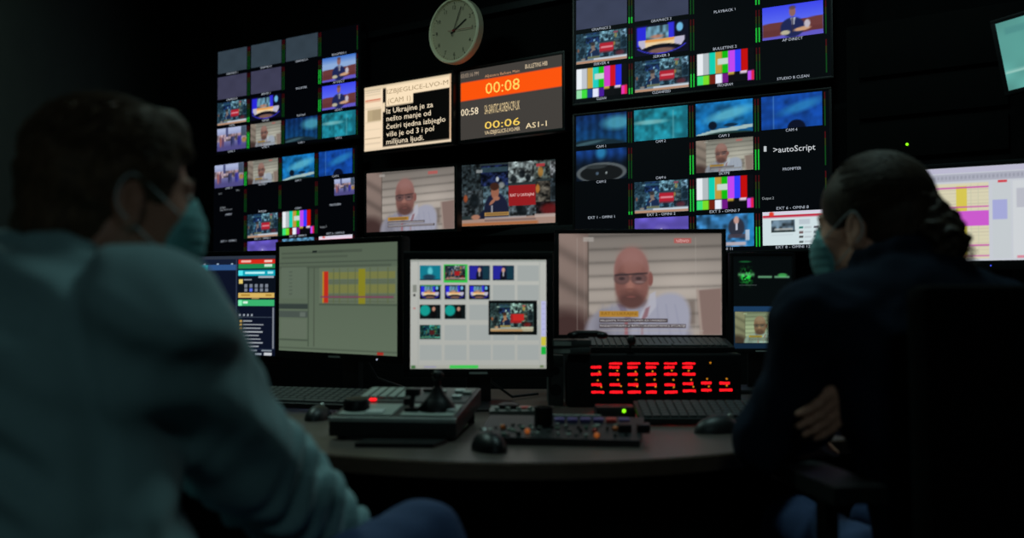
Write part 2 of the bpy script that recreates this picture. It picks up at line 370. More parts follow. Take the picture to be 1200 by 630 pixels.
def pic_blue(w_, h_, v=0, seed=2):
    im = canvas(w_, h_, (20, 90, 170)); X, Y = grid(im)
    n = vnoise(w_, h_, 7, 5, seed) * .6 + vnoise(w_, h_, 17, 9, seed + 1) * .4
    if v == 0:     # dark blue drapes with a pale table sweep
        gradv(im, (16, 50, 110), (20, 78, 130)); im *= (.6 + .55 * n + .12 * np.sin(X * 40))[..., None]
        ell(im, .82, .32, .28, .22, (90, 190, 210), .8, .75); ell(im, .35, 1.1, .7, .3, (24, 44, 56), .2); ell(im, .25, .92, .3, .05, (90, 130, 140), .6, .6, -.2)
    elif v == 1:   # teal water
        im[:] = np.array((32, 140, 160)); im *= (.55 + .8 * n)[..., None]; ell(im, .3, .42, .3, .07, (150, 210, 210), .8, .7); rct(im, .72, .1, .75, 1, (110, 190, 200), .5, .02)
        rct(im, .9, 0, 1, 1, (18, 90, 110), .5, .05)
    elif v == 2:   # light swirl above a table, camera silhouette
        im[:] = np.array((24, 120, 190)); im *= (.55 + .75 * n)[..., None]; ell(im, .6, .4, .4, .15, (110, 205, 225), .9, .75, -.4)
        ell(im, .3, .72, .075, .13, (10, 22, 40), .3); ell(im, .62, .74, .12, .05, (14, 44, 70), .4)
        poly(im, [(0, .98), (.3, .86), (1, .76), (1, .88), (.4, .98), (0, 1.06)], (176, 206, 206)); ell(im, .6, 1.08, .5, .15, (30, 54, 50), .2)
    elif v == 3:   # plain deep blue with a vertical bar and dome
        im[:] = np.array((22, 84, 190)); im *= (.6 + .55 * n)[..., None]; ell(im, .66, .38, .36, .13, (50, 150, 210), .9, .7, -.5)
        rct(im, .19, 0, .205, 1, (120, 180, 235), .6); rct(im, 0, 0, .19, 1, (16, 60, 140), .3); ell(im, .58, 1.02, .15, .26, (10, 16, 40), .1)
    elif v == 4:   # desk seen from the side
        gradv(im, (20, 60, 130), (10, 20, 34), .1, .5); im *= (.7 + .5 * n + .15 * np.sin(X * 30))[..., None]
        ell(im, .5, .1, .1, .2, (50, 160, 210), .8, .7)
        ell(im, .5, .76, .5, .33, (92, 100, 104), .08); ell(im, .5, .78, .42, .27, (22, 24, 26), .08); ell(im, .4, .56, .2, .07, (50, 56, 58), .4)
        ell(im, .42, .78, .03, .05, (80, 100, 120), .5); ell(im, .6, .78, .02, .04, (150, 160, 160), .5)
    return im * .9
def pic_bald_tile(w_, h_): return pic_interview(w_, h_) * 1.02 * np.array((.98, 1.03, 1.0))
def pic_purple(w_, h_):
    im = canvas(w_, h_, (100, 86, 190)); n = vnoise(w_, h_, 6, 4, 8); im *= (.75 + .4 * n)[..., None]
    ell(im, .5, .75, .16, .4, (160, 150, 220), .9, .7); rct(im, .485, .35, .515, 1, (210, 206, 236), .8, .02); return im
def pic_sport(w_, h_):
    im = canvas(w_, h_, (80, 130, 165)); n = vnoise(w_, h_, 16, 8, 21)[..., None]; im *= .35 + 1.1 * n
    for x in (.25, .4, .7): ell(im, x, .5, .06, .4, (120, 190, 210), .6, .6)
    ell(im, .3, .5, .06, .2, (60, 50, 90), .5); return im
def pic_anchor(w_, h_):
    im = canvas(w_, h_, (50, 110, 160)); n = vnoise(w_, h_, 14, 8, 31)[..., None]; im *= .5 + .9 * n
    rct(im, .9, 0, 1, 1, (30, 130, 190), .8, .04); ell(im, .7, .42, .14, .3, (44, 48, 62), .2); ell(im, .7, .2, .045, .12, (190, 150, 140), .3); rct(im, .69, .3, .72, .5, (200, 205, 220), .9)
    rct(im, .56, .62, .86, .74, (70, 60, 70), .8, .03); rct(im, .5, .86, .86, .97, (190, 176, 180), .9, .03); rct(im, .85, .5, .92, .82, (200, 208, 220), .8); return im
def pic_web(w_, h_, v=0):
    im = canvas(w_, h_, (206, 222, 226)); rct(im, 0, 0, 1, .08, (216, 206, 226)); rct(im, 0, .10, 1, .18, (190, 30, 60)); ell(im, .15, .07, .04, .07, (220, 60, 40), .4)
    if v: 
        rct(im, 0, .08, 1, .3, (236, 210, 226)); rct(im, 0, .16, 1, .24, (200, 20, 90)); rct(im, .2, .5, .55, .62, (70, 80, 110)); return im
    n = vnoise(w_, h_, 20, 10, 77)[..., None]; X, Y = grid(im); m_ = (X > .15) & (X < .54) & (Y > .25) & (Y < .62)
    im[m_] = (np.array((90, 110, 125)) * (.3 + 1.1 * n))[m_]; rct(im, .2, .5, .5, .56, (180, 180, 176), .7); rct(im, .15, .57, .54, .62, (30, 40, 36), .8)
    rct(im, .6, .25, .78, .4, (180, 190, 200), .8); rct(im, .15, .7, .5, .72, (170, 180, 190), .8)
    for j in range(4):
        c = [(40, 120, 110), (90, 60, 60), (60, 60, 60), (80, 90, 90)][j]
        rct(im, .6, .47 + j * .14, .67, .53 + j * .14, c); rct(im, .84, .47 + j * .14, .92, .53 + j * .14, (90, 90, 100)); rct(im, .69, .48 + j * .14, .8, .52 + j * .14, (180, 190, 196))
    return im
def pic_flat(c):
    def f(w_, h_):
        im = canvas(w_, h_, c); n = vnoise(w_, h_, 4, 3, 4)[..., None]; im *= .95 + .1 * n; return im
    return f

def pic_rundown_dim(w_, h_):     # dim grey-green newsroom list
    im = canvas(w_, h_, (88, 101, 84)); X, Y = grid(im)
    im *= (1 + .1 * (Y - .3))[..., None]
    for y in (.06, .10): rct(im, .02, y, .5 + y, y + .018, (66, 76, 64), .6)
    rct(im, .3, .05, .34, .07, (24, 32, 30)); rct(im, .35, .05, .72, .075, (68, 78, 66), .7)
    rct(im, 0, .155, 1, .165, (60, 70, 60), .8); rct(im, .0, .19, .95, .215, (70, 80, 68), .7)
    rct(im, .26, .2, .27, .95, (70, 82, 68), .9); rct(im, .31, .2, .32, .95, (74, 84, 70), .9)
    rct(im, .02, .2, .25, .50, (93, 106, 90)); rct(im, 0, .55, .26, .60, (52, 62, 58)); rct(im, 0, .62, .26, .68, (72, 82, 76)); rct(im, .19, .63, .24, .67, (96, 106, 98))
    rct(im, .02, .7, .25, .88, (96, 108, 92)); rct(im, 0, .89, .26, .9, (60, 70, 60))
    for y in np.arange(.24, .48, .035): rct(im, .09, y, .12, y + .012, (70, 80, 70), .6)
    rct(im, .36, .215, .99, .545, (98, 110, 90))
    for y0, y1 in ((.255, .32), (.37, .45)): rct(im, .39, y0, .98, y1, (122, 122, 62), .75)
    for y in (.33, .35, .46, .49, .52): rct(im, .39, y, .98, y + .012, (80, 90, 74), .6)
    for x in (.48, .53, .6, .66, .78, .84, .92): rct(im, x, .22, x + .008, .54, (88, 98, 66), .8)
    rct(im, .39, .25, .402, .54, (190, 130, 30)); rct(im, .402, .25, .438, .54, (186, 42, 30)); rct(im, .69, .23, .745, .55, (132, 128, 34)); rct(im, .37, .478, .97, .490, (122, 54, 88))
    rct(im, .36, .548, 1, .56, (60, 70, 58), .7); rct(im, .84, .97, .89, 1, (170, 40, 30)); rct(im, 0, .965, 1, .975, (66, 76, 64), .8)
    return im
def pic_rundown_bright(w_, h_):
    im = canvas(w_, h_, (198, 202, 210)); rct(im, 0, 0, 1, .06, (186, 184, 206)); rct(im, 0, .07, 1, .15, (170, 172, 186))
    for i in range(40): rct(im, .02 + i * .022, .09, .032 + i * .022, .125, (140, 142, 156), .6)
    rct(im, 0, .17, .68, .98, (214, 208, 178))
    for i in range(20): rct(im, 0, .2 + i * .038, .68, .205 + i * .038, (190, 180, 160), .8)
    for x in (.1, .22, .34, .4, .58, .62): rct(im, x, .18, x + .006, .97, (196, 196, 170), .8)
    rct(im, .5, .2, .56, .97, (212, 196, 80)); 
    for y in (.21, .42, .83, .94): rct(im, 0, y, .68, y + .014, (196, 70, 170))
    rct(im, 0, .47, .68, .63, (206, 96, 206)); rct(im, .3, .47, .68, .63, (196, 84, 200), .5); rct(im, .5, .47, .505, .63, (170, 60, 170), .6)
    rct(im, .70, .17, .80, .98, (196, 202, 206)); rct(im, .70, .36, .78, .57, (164, 168, 214)); rct(im, .73, .155, .78, .18, (206, 60, 70))
    rct(im, .81, .17, 1, .98, (206, 210, 214)); rct(im, .83, .25, 1, .45, (184, 186, 196)); rct(im, .83, .95, 1, .98, (214, 120, 140), .8)
    return im
def pic_automation(w_, h_):
    im = canvas(w_, h_, (12, 18, 36))
    def q(X0, Y0, X1, Y1, c, a=1):
        f = lambda X: (225 + X / 4.847 - 160) / 164; g = lambda Y: (290 + Y / 4.847 - 300.5) / 114
        rct(im, f(X0), g(Y0), f(X1), g(Y1), c, a)
    q(-400, 45, 480, 68, (44, 52, 66)); q(-400, 68, 270, 98, (20, 28, 48)); q(-400, 98, 105, 132, (30, 170, 190)); q(105, 98, 270, 130, (46, 84, 136))
    for x in (85, 160, 240): q(x - 6, 90, x + 6, 98, (150, 170, 190))
    q(262, 70, 268, 565, (50, 60, 80)); q(275, 70, 475, 94, (214, 40, 24)); q(290, 76, 345, 88, (240, 180, 170)); q(418, 76, 460, 88, (240, 200, 190))
    q(275, 96, 475, 122, (30, 136, 80)); q(418, 98, 460, 112, (200, 230, 210)); q(275, 130, 475, 163, (10, 160, 180)); q(275, 132, 300, 160, (80, 230, 240)); q(312, 140, 420, 152, (180, 240, 245)); q(435, 138, 465, 152, (170, 230, 240))
    q(385, 164, 470, 173, (170, 180, 190)); q(275, 175, 475, 255, (10, 16, 26)); q(278, 180, 300, 206, (226, 200, 110)); q(305, 180, 350, 187, (160, 165, 170))
    for r_ in (208, 232):
        for i in range(5): q(310 + i * 28, r_, 326 + i * 28, r_ + 18, (90, 110, 230) if (i == 1 and r_ == 232) else (120, 128, 140))
    q(275, 256, 473, 284, (214, 178, 96)); q(290, 264, 340, 274, (170, 130, 50)); q(425, 264, 458, 274, (170, 130, 50)); q(350, 284, 390, 292, (200, 170, 100), .7)
    q(275, 295, 473, 330, (58, 178, 110)); q(275, 297, 296, 328, (130, 240, 180)); q(302, 304, 328, 316, (220, 245, 230))
    q(463, 338, 471, 565, (130, 136, 146)); q(275, 390, 460, 393, (60, 70, 84))
    for i in range(4): q(280 + i * 22, 374, 290 + i * 22, 386, (150, 158, 168))
    for i in range(8):
        q(284, 408 + i * 20, 298, 419 + i * 20, (236, 190, 90)); q(302, 410 + i * 20, [352, 415, 400, 410, 390, 400, 412, 390][i], 416 + i * 20, (168, 174, 180))
    for x0, x1 in ((168, 212), (222, 268)):
        for y0 in (390, 434): q(x0, y0, x1, y0 + 30, (90, 96, 108)); q(x0 + 8, y0 + 11, x1 - 8, y0 + 19, (190, 196, 204))
    q(216, 474, 272, 515, (64, 214, 148)); q(218, 521, 270, 562, (170, 180, 178)); q(142, 360, 240, 372, (40, 190, 220)); 
    q(310, 572, 380, 580, (130, 140, 150)); q(405, 572, 460, 580, (130, 140, 150)); q(370, 590, 405, 600, (150, 160, 170)); q(418, 587, 460, 602, (196, 200, 206))
    q(-400, 565, 475, 570, (30, 40, 60))
    return im
def pic_playout(w_, h_):
    im = canvas(w_, h_, (176, 178, 172)); X, Y = grid(im); im *= (1.03 - .06 * Y)[..., None]
    U = lambda x: (x - 80) / 582; V = lambda y: (y - 92) / 468
    def q(x0, y0, x1, y1, c, a=1): rct(im, U(x0), V(y0), U(x1), V(y1), c, a)
    def paste(x0, y0, x1, y1, pf):
        j0, j1 = int(U(x0) * (w_ - 1)), int(U(x1) * (w_ - 1)); i0, i1 = int(V(y0) * (h_ - 1)), int(V(y1) * (h_ - 1))
        im[i0:i1, j0:j1] = pf(j1 - j0, i1 - i0)
    q(80, 92, 662, 100, (150, 156, 150)); q(112, 100, 115, 545, (160, 164, 160)); q(632, 100, 635, 545, (160, 164, 160))
    cols = [(122, 212), (228, 318), (334, 422), (435, 525), (540, 628)]; rows = [(118, 182), (203, 265), (288, 350), (375, 437), (460, 522)]
    for x0, x1 in cols:
        for y0, y1 in rows: q(x0 - 2, y0 - 2, x1 + 2, y1 + 2, (160, 166, 164))
    q(222, 112, 324, 190, (46, 190, 70)); q(100, 200, 104, 230, (100, 110, 100)); q(90, 200, 106, 232, (130, 134, 126)); q(92, 240, 102, 250, (60, 60, 60)); q(92, 298, 102, 304, (180, 80, 80), .7)
    def th(kind):
        def f(w2, h2):
            a = canvas(w2, h2, (10, 60, 80))
            if kind == 0: a[:] = (18, 120, 140); ell(a, .5, .4, .12, .3, (90, 190, 200), .6); ell(a, .45, .8, .3, .2, (30, 60, 80), .5)
            if kind == 1: a = pic_news(w2, h2) * 1.1
            if kind in (2, 3):
                a[:] = (24, 26, 60); rct(a, 0, 0, .45, 1, (40, 40, 170), .8, .1); rct(a, .65, 0, 1, 1, (20, 60, 70), .8, .1); ell(a, .5, .75, .16, .45, (16, 16, 30), .3); ell(a, .5, .3, .08, .16, (200, 150, 130), .4); rct(a, .47, .42, .53, .75, (200, 200, 210), .8)
            if kind == 4: a = pic_studio(w2, h2)
            if kind == 5: a[:] = (12, 20, 22); ell(a, .25, .4, .26, .4, (20, 150, 140), .3); ell(a, .68, .7, .15, .4, (10, 10, 12), .3); ell(a, .68, .3, .08, .16, (180, 130, 110), .4)
            if kind == 6: a = pic_news(w2, h2) * np.array((.5, 1.1, 1.0)); 
            rct(a, 0, .93, 1, 1, (10, 20, 20)); return a
        return f
    for (ci, ri, k_) in ((0, 0, 0), (1, 0, 1), (2, 0, 2), (3, 0, 3), (0, 1, 4), (1, 1, 4), (2, 1, 4), (0, 2, 5), (1, 2, 5), (0, 3, 6)):
        paste(cols[ci][0], rows[ri][0], cols[ci][1], rows[ri][1], th(k_))
    q(122, 200, 212, 206, (40, 140, 50), .9)
    q(414, 268, 622, 415, (8, 12, 12)); paste(425, 282, 610, 402, lambda a, b: pic_news(a, b) * np.array((.95, 1.1, 1.02)) * 1.12)
    rct(im, U(518), V(326), U(566), V(354), (190, 40, 36))
    q(640, 270, 660, 422, (180, 182, 222)); q(640, 424, 661, 462, (200, 190, 60)); q(640, 466, 661, 500, (20, 176, 60))
    for y in range(280, 420, 22): q(645, y, 656, y + 2, (140, 140, 180))
    q(80, 545, 662, 560, (164, 166, 156)); q(248, 545, 370, 559, (60, 196, 80)); q(84, 546, 102, 558, (60, 110, 60)); q(140, 548, 190, 556, (150, 150, 170)); q(636, 546, 650, 556, (100, 120, 80))
    return im
def pic_prompter(w_, h_):
    im = canvas(w_, h_, (6, 5, 4)); cr = (250, 226, 190)
    rct(im, 0, 0, .225, 1, (246, 222, 190)); rct(im, 0, 0, 1, .06, (226, 206, 172)); rct(im, .26, .04, .985, .205, cr); rct(im, .26, .2, .575, .345, cr)
    rct(im, .98, 0, 1, 1, (214, 180, 146)); rct(im, 0, .955, 1, 1, (236, 214, 184)); rct(im, .225, .28, .25, .42, cr)
    for y, c in ((.05, (190, 176, 150)), (.085, (200, 186, 160)), (.12, (206, 190, 160)), (.205, (206, 90, 60)), (.225, (206, 140, 110)), (.33, (206, 190, 160)), (.55, (220, 200, 170)), (.66, (226, 206, 176)), (.80, (190, 170, 140)), (.88, (206, 186, 160))):
        rct(im, .01, y, .20, y + .014, c)
    rct(im, .04, .36, .205, .54, (186, 166, 130)); rct(im, .1, .37, .2, .53, (170, 150, 118), .6)
    return im
def pic_timer(w_, h_):
    im = canvas(w_, h_, (66, 62, 58)); rct(im, 0, .165, 1, .43, (252, 84, 8)); rct(im, 0, .43, 1, .44, (60, 50, 46)); return im
def pic_wave(w_, h_):
    im = canvas(w_, h_, (5, 9, 10)); X, Y = grid(im); n = vnoise(w_, h_, 40, 60, 9)
    a = np.exp(-((X - .22) / .10) ** 4) * np.exp(-((Y - .22) / .07) ** 2) * np.clip(n * 2.4 - .6, 0, 1); blend(im, a, (40, 220, 70))
    rct(im, .08, .185, .36, .215, (110, 210, 130), .7, .03); rct(im, .1, .31, .4, .316, (80, 90, 90), .8)
    for x0, x1 in ((.42, .66), (.7, .96)): rct(im, x0, .215, x1, .235, (120, 190, 140), .9, .02)
    ell(im, .84, .205, .08, .02, (80, 200, 100), .5, .7); ell(im, .2, .06, .1, .01, (20, 80, 40), .6)
    rct(im, 0, .545, 1, .60, (26, 58, 92)); rct(im, 0, .6, .05, 1, (16, 36, 50)); rct(im, 0, .945, 1, 1, (16, 36, 56)); 
    j0, j1, i0, i1 = int(.03 * w_), int(.97 * w_), int(.605 * h_), int(.94 * h_)
    im[i0:i1, j0:j1] = pic_interview(j1 - j0, i1 - i0) * np.array((.92, 1.08, .88)) * 1.05
    return im

class Screen:
    """a flat picture: colour grids and lettering on one mesh, local plane XZ facing -Y, size W x H, origin at centre"""
    def __init__(s, W, H): s.W, s.H = W, H; s.v = []; s.f = []; s.c = []; s.n = 0
    def pos(s, u, v): return (u - .5) * s.W, (.5 - v) * s.H
    def picture(s, im, u0=0, v0=0, u1=1, v1=1, y=-.0006):
        h_, w_ = im.shape[:2]; U, V = np.meshgrid(np.linspace(u0, u1, w_), np.linspace(v0, v1, h_))
        X, Z = s.pos(U, V); s.v.append(np.stack([X, np.full_like(X, y), Z], -1).reshape(-1, 3)); s.c.append(np.clip(im, 0, 255).reshape(-1, 3))
        i = np.arange(w_ * h_).reshape(h_, w_) + s.n
        s.f += np.stack([i[1:, :-1], i[1:, 1:], i[:-1, 1:], i[:-1, :-1]], -1).reshape(-1, 4).tolist(); s.n += w_ * h_; return s
    def rect(s, u0, v0, u1, v1, c, y=-.0008): return s.picture(canvas(2, 2, c), u0, v0, u1, v1, y)
    def text(s, t, u0, v0, u1, v1, c, y=-.0011, fit=True):
        tv, tf = text_tris(t)
        if not len(tv): return s
        lo, hi = tv.min(0), tv.max(0); q = (tv - lo) / (hi - lo)
        X, Z = s.pos(u0 + q[:, 0] * (u1 - u0), v1 + (v0 - v1) * q[:, 1])
        s.v.append(np.stack([X, np.full_like(X, y), Z], -1)); s.c.append(np.ones((len(tv), 3)) * np.array(c, float))
        s.f += [[k + s.n for k in f] for f in tf]; s.n += len(tv); return s
    def done(s, name, parent, loc=(0, 0, 0)):
        me = bpy.data.meshes.new(name); V = np.concatenate(s.v); me.from_pydata(V.tolist(), [], s.f)
        c = np.concatenate(s.c) / 255; c = np.where(c <= .04045, c / 12.92, ((c + .055) / 1.055) ** 2.4)
        a = me.color_attributes.new('Col', 'FLOAT_COLOR', 'POINT')
        a.data.foreach_set('color', np.concatenate([c, np.ones((len(c), 1))], 1).astype(np.float32).ravel())
        me.materials.append(M['screen']); return link(name, me, parent, loc)

# ------------------------------------------------------------------ screens as things
def place(root, c, yaw, pitch=0, roll=0, zc=0):
    m_ = Matrix.Translation(c) @ Matrix.Rotation(R(yaw), 4, 'Z') @ Matrix.Rotation(R(pitch), 4, 'X') @ Matrix.Rotation(R(-roll), 4, 'Y') @ Matrix.Translation((0, 0, -zc))
    root.matrix_world = m_; root.location = m_.to_translation(); root.rotation_euler = m_.to_euler()
def frame_mb(w_, h_, bz, dep, z0, m_='bezel', bot=None):
    bot = bot or bz; b = MB().use(m_); W, H = w_ / 2, h_ / 2
    b.box((-W - bz, -.004, H + z0), (W + bz, dep, H + bz + z0), .003); b.box((-W - bz, -.004, -H - bot + z0), (W + bz, dep, -H + z0), .003)
    b.box((-W - bz, -.004, -H - bot * .5 + z0), (-W, dep, H + bz * .5 + z0), .003); b.box((W, -.004, -H - bot * .5 + z0), (W + bz, dep, H + bz * .5 + z0), .003)
    return b
def wall_tv(label, c, yaw, pitch, roll, w_, h_, bz=.012, group=None, standoff=.14):
    t = thing('television', label, 'television', group=group); zc = h_ / 2 + bz
    place(t, c, yaw, pitch, roll, zc)
    frame_mb(w_, h_, bz, .045, zc).done('frame', None, t)
    b = MB().use('black_plastic').box((-w_ / 2 - bz * .8, .02, .01), (w_ / 2 + bz * .8, .05, h_ + bz * 1.6), .004)
    b.box((-w_ * .36, .05, h_ * .12), (w_ * .36, .075, h_ * .85), .01).done('rear_cover', None, t)
    b = MB().use('metal_dark').box((-.15, .075, zc - .1), (.15, standoff, zc + .1), .004).box((-.2, .075, zc - .14), (-.17, .09, zc + .14)).box((.17, .075, zc - .14), (.2, .09, zc + .14))
    b.done('wall_mount', None, t)
    return t, zc
def multiview(label, c, yaw, pitch, roll, tiles, caps, meters, seed):
    W, H = 1.21, .68; t, zc = wall_tv(label, c, yaw, pitch, roll, W, H, .011, 'multiview screens on the video wall')
    s = Screen(W, H); s.rect(0, 0, 1, 1, (2, 3, 6), -.0002); rs = np.random.default_rng(seed)
    for col in range(4):
        for side in (0, 1):
            u = (col * .25 + .2325 + side * .011) if side == 0 else (col * .25 + .2435)
            if col == 3 and side == 1: continue
            for row in range(4):
                v0 = row * .25 + .01; h2 = .215
                g = meters.get((col, row), None)
                s.rect(u, v0, u + .0045, v0 + h2 * .2, (66, 10, 14)); s.rect(u, v0 + h2 * .2, u + .0045, v0 + h2 * .42, (44, 52, 16)); s.rect(u, v0 + h2 * .42, u + .0045, v0 + h2, (14, 66, 22))
                if g: s.rect(u, v0 + h2 * (1 - g), u + .0048, v0 + h2, (30, 190, 56), -.0012)
    for (col, row), cap in caps.items():
        if not cap: continue
        L = min(len(cap) * .0082, .15); u = col * .25 + .1125 + .004; v = row * .25 + .2235
        s.text(cap, u - L / 2, v, u + L / 2, v + .018, (176, 184, 196))
    d = s.done('display', t, (0, 0, zc))
    for (col, row), pf in tiles.items():
        u0, v0 = col * .25 + .008, row * .25 + .004; q = Screen(W * .218, H * .216); q.picture(pf(60, 34), y=-.0016)
        x, z = ((u0 + .109) - .5) * W, (.5 - (v0 + .108)) * H
        o = q.done('video_tile', d, (x, 0, z))
    return t, d, zc
IN = pic_bald_tile
B0 = lambda v, sd=2: (lambda a, b: pic_blue(a, b, v, sd))
G1 = pic_flat((50, 62, 72)); G2 = pic_flat((60, 60, 82)); G3 = pic_flat((56, 62, 84))
right_up = {(0, 0): pic_street, (1, 0): G3, (0, 1): G3, (1, 1): G3, (3, 0): pic_anchor, (0, 2): pic_news_tile, (1, 2): pic_studio, (0, 3): lambda a, b: pic_bars(a, b, 1), (1, 3): pic_news_tile, (2, 3): pic_bars, (3, 2): pic_speaker}
cap_ru = {(0, 0): 'GRAPHICS 4', (0, 1): 'GRAPHICS 2', (1, 1): 'GRAPHICS 3', (2, 1): 'PLAYBACK 1', (2, 2): 'BULLETINS 2', (1, 2): 'SERVER 3', (0, 2): 'SERVER 4', (3, 2): 'AP DIRECT', (0, 3): 'CLEAN', (1, 3): 'CLEANFEED', (2, 3): 'PROGRAM', (3, 3): 'STUDIO B CLEAN'}
right_lo = {(0, 0): B0(0), (1, 0): B0(1, 6), (2, 0): B0(2, 9), (3, 0): B0(3, 14), (0, 1): B0(4, 5), (2, 1): IN, (1, 2): pic_news_tile, (2, 2): pic_bars, (1, 3): pic_purple, (2, 3): pic_anchor, (3, 3): pic_web}
cap_rl = {(0, 0): 'CAM 1', (1, 0): 'CAM 2', (2, 0): 'CAM 3', (3, 0): 'CAM 4', (0, 1): 'CAM 5', (1, 1): 'CAM 6', (2, 1): 'SKYPE', (3, 1): 'PROMPTER', (0, 2): 'EXT 1 - OMNI 1', (1, 2): 'EXT 2 - OMNI 2', (2, 2): 'EXT 5 - OMNI 7', (3, 2): 'EXT 6 - OMNI 8', (2, 3): 'OMNI 11', (3, 3): 'EXT 8 - OMNI 12'}
left_up = {(0, 0): G1, (1, 0): G1, (2, 0): G1, (0, 1): G2, (1, 1): G2, (3, 1): lambda a, b: pic_speaker(a, b, 1), (3, 2): pic_speaker, (0, 2): pic_news_tile, (1, 2): pic_studio, (0, 3): pic_street, (1, 3): IN, (2, 3): B0(0, 3), (3, 3): B0(1, 6)}
cap_lu = {(0, 0): 'GRAPHICS 1', (1, 0): 'GRAPHICS 2', (2, 0): 'GRAPHICS 4', (3, 0): 'BULLETINS 1', (0, 1): 'GRAPHICS 5', (1, 1): 'SERVER 1', (2, 1): 'BULLETINS', (3, 1): 'AP DIRECT', (0, 2): 'CLEAN', (1, 2): 'SERVER', (2, 2): 'PLAYOUT', (3, 2): 'AGENCY', (0, 3): 'LIVE 3', (1, 3): 'LIVE 4', (2, 3): 'CAM 1', (3, 3): 'CAM 2'}
left_lo = {(0, 0): pic_street, (1, 0): IN, (2, 0): B0(2, 9), (3, 0): B0(3, 14), (1, 2): pic_news_tile, (2, 2): pic_bars, (1, 3): pic_purple, (2, 3): pic_sport, (3, 3): lambda a, b: pic_web(a, b, 1)}
cap_ll = {(0, 0): 'LIVE 3', (1, 0): 'SKYPE 1', (2, 0): 'CAM 3', (3, 0): 'CAM 4', (0, 1): 'OUTPUT', (1, 1): 'PROGRAM', (2, 1): 'CLEAN', (3, 1): 'MULTIVIEW', (0, 2): 'EXT 1 - OMNI 1', (1, 2): 'EXT 2 - OMNI 2', (2, 2): 'EXT 5 - OMNI 5', (3, 2): 'EXT 6 - OMNI 6'}
t, d, zc = multiview('upper right multiview television with colour bars and a man on blue backdrop', (.840, 4.680, 2.333), -27.9, -1.8, .7, right_up, cap_ru, {(0, 1): .2, (0, 2): .06, (1, 3): .42, (2, 1): .7, (2, 2): .45, (0, 3): .2}, 1)
t, d, zc = multiview('lower right multiview television with studio camera pictures and web page tile', (.832, 4.661, 1.592), -29.3, -.8, .5, right_lo, cap_rl, {(1, 1): .6, (2, 1): .62, (1, 2): .7, (2, 3): .6, (0, 2): .1}, 2)
for tx, q, c_ in (('>autoScript', (.80, .335, .95, .385), (206, 210, 214)), ('Output 2', (.757, .655, .80, .678), (150, 156, 160))):
    s = Screen(1.21, .68); s.text(tx, *q, c_, -.0015); s.done('screen_lettering', d)
s = Screen(1.21, .68); s.rect(.765, .325, .775, .36, (190, 196, 200)); s.done('cursor_mark', d)
t, d, zc = multiview('upper left multiview television with plain grey tiles along its top', (-1.420, 6.367, 2.322), -31.6, -1.0, .9, left_up, cap_lu, {(2, 1): .6, (2, 2): .5, (0, 3): .7, (0, 2): .2}, 3)
t, d, zc = multiview('lower left multiview television with mostly black tiles behind the desk monitors', (-1.425, 6.316, 1.573), -32.2, -1.1, 1.3, left_lo, cap_ll, {(0, 0): .6}, 4)
s = Screen(1.21, .68); s.picture(pic_street(48, 28), .86, .262, .988, .405, -.0014); s.done('inset_tile', d)
for tx, q in (('EXT 3', (.04, .272, .065, .285)), ('OMNI', (.17, .255, .195, .27)), ('Output 2', (.765, .66, .81, .685)), ('OMNI', (.05, .405, .09, .423)), ('OUTPUT 3-4', (.05, .43, .14, .444))):
    s = Screen(1.21, .68); s.text(tx, *q, (140, 146, 152)); s.done('screen_lettering', d)

grp = 'small televisions in the middle of the video wall'
t, zc = wall_tv('teleprompter television showing cream text about refugees on black', (-.573, 5.537, 2.040), -36.8, 0, 0, .64, .36, .016, grp, .2)
s = Screen(.64, .36).picture(pic_prompter(120, 68))
s.text('IZBJEGLICE-LVO-M', .275, .085, .965, .175, (160, 138, 104)); s.text('(CAM 1)', .285, .225, .55, .33, (160, 138, 104))
for i, (tx, u1) in enumerate((('Iz Ukrajine je za', .80), ('nešto manje od', .775), ('četiri tjedna izbjeglo', .935), ('više je od 3 i pol', .81), ('milijuna ljudi.', .70))):
    s.text(tx, .268, .375 + i * .118, u1, .375 + i * .118 + .105, (252, 232, 200))
s.done('display', t, (0, 0, zc))
t, zc = wall_tv('countdown television with an orange band reading 00:08', (-.012, 5.161, 2.050), -36.4, 0, .4, .64, .36, .016, grp, .2)
s = Screen(.64, .36).picture(pic_timer(80, 46)); Yl = (255, 214, 96); Wt = (236, 214, 190)
s.text('00:08', .26, .225, .60, .385, Yl); s.text('03:03:16 PM', .005, .035, .19, .095, (170, 150, 130)); s.text('Aljazeera Balkans Main', .255, .105, .60, .155, (206, 150, 110))
s.text('BULLETINS HIB', .655, .055, .865, .115, (226, 204, 170)); s.text('00:58', .005, .55, .185, .65, (255, 236, 200)); s.text('SA-SANTIC-KOREN-CIP-LIK', .25, .54, .60, .67, (226, 200, 150))
s.text('00:06', .25, .78, .60, .885, Yl); s.text('VA-IZBJEGLICE-LVO-MIR', .25, .91, .60, .98, (240, 214, 170)); s.text('AS1-1', .655, .875, .855, .95, (250, 226, 180))
s.done('display', t, (0, 0, zc))
t, zc = wall_tv('small wall television showing the bald man interview, left of the news studio one', (-.568, 5.663, 1.582), -30.5, 0, .3, .60, .335, .018, grp, .16)
Screen(.60, .335).picture(pic_interview(150, 84)).done('display', t, (0, 0, zc))
t, zc = wall_tv('small wall television showing a newsreader beside a red caption box', (-.001, 5.489, 1.604), -23.6, 0, .6, .60, .335, .018, grp, .14)
s = Screen(.60, .335).picture(pic_news(160, 90)); s.text('RAT U UKRAJINI', .485, .51, .715, .57, (236, 190, 186)); s.done('display', t, (0, 0, zc))

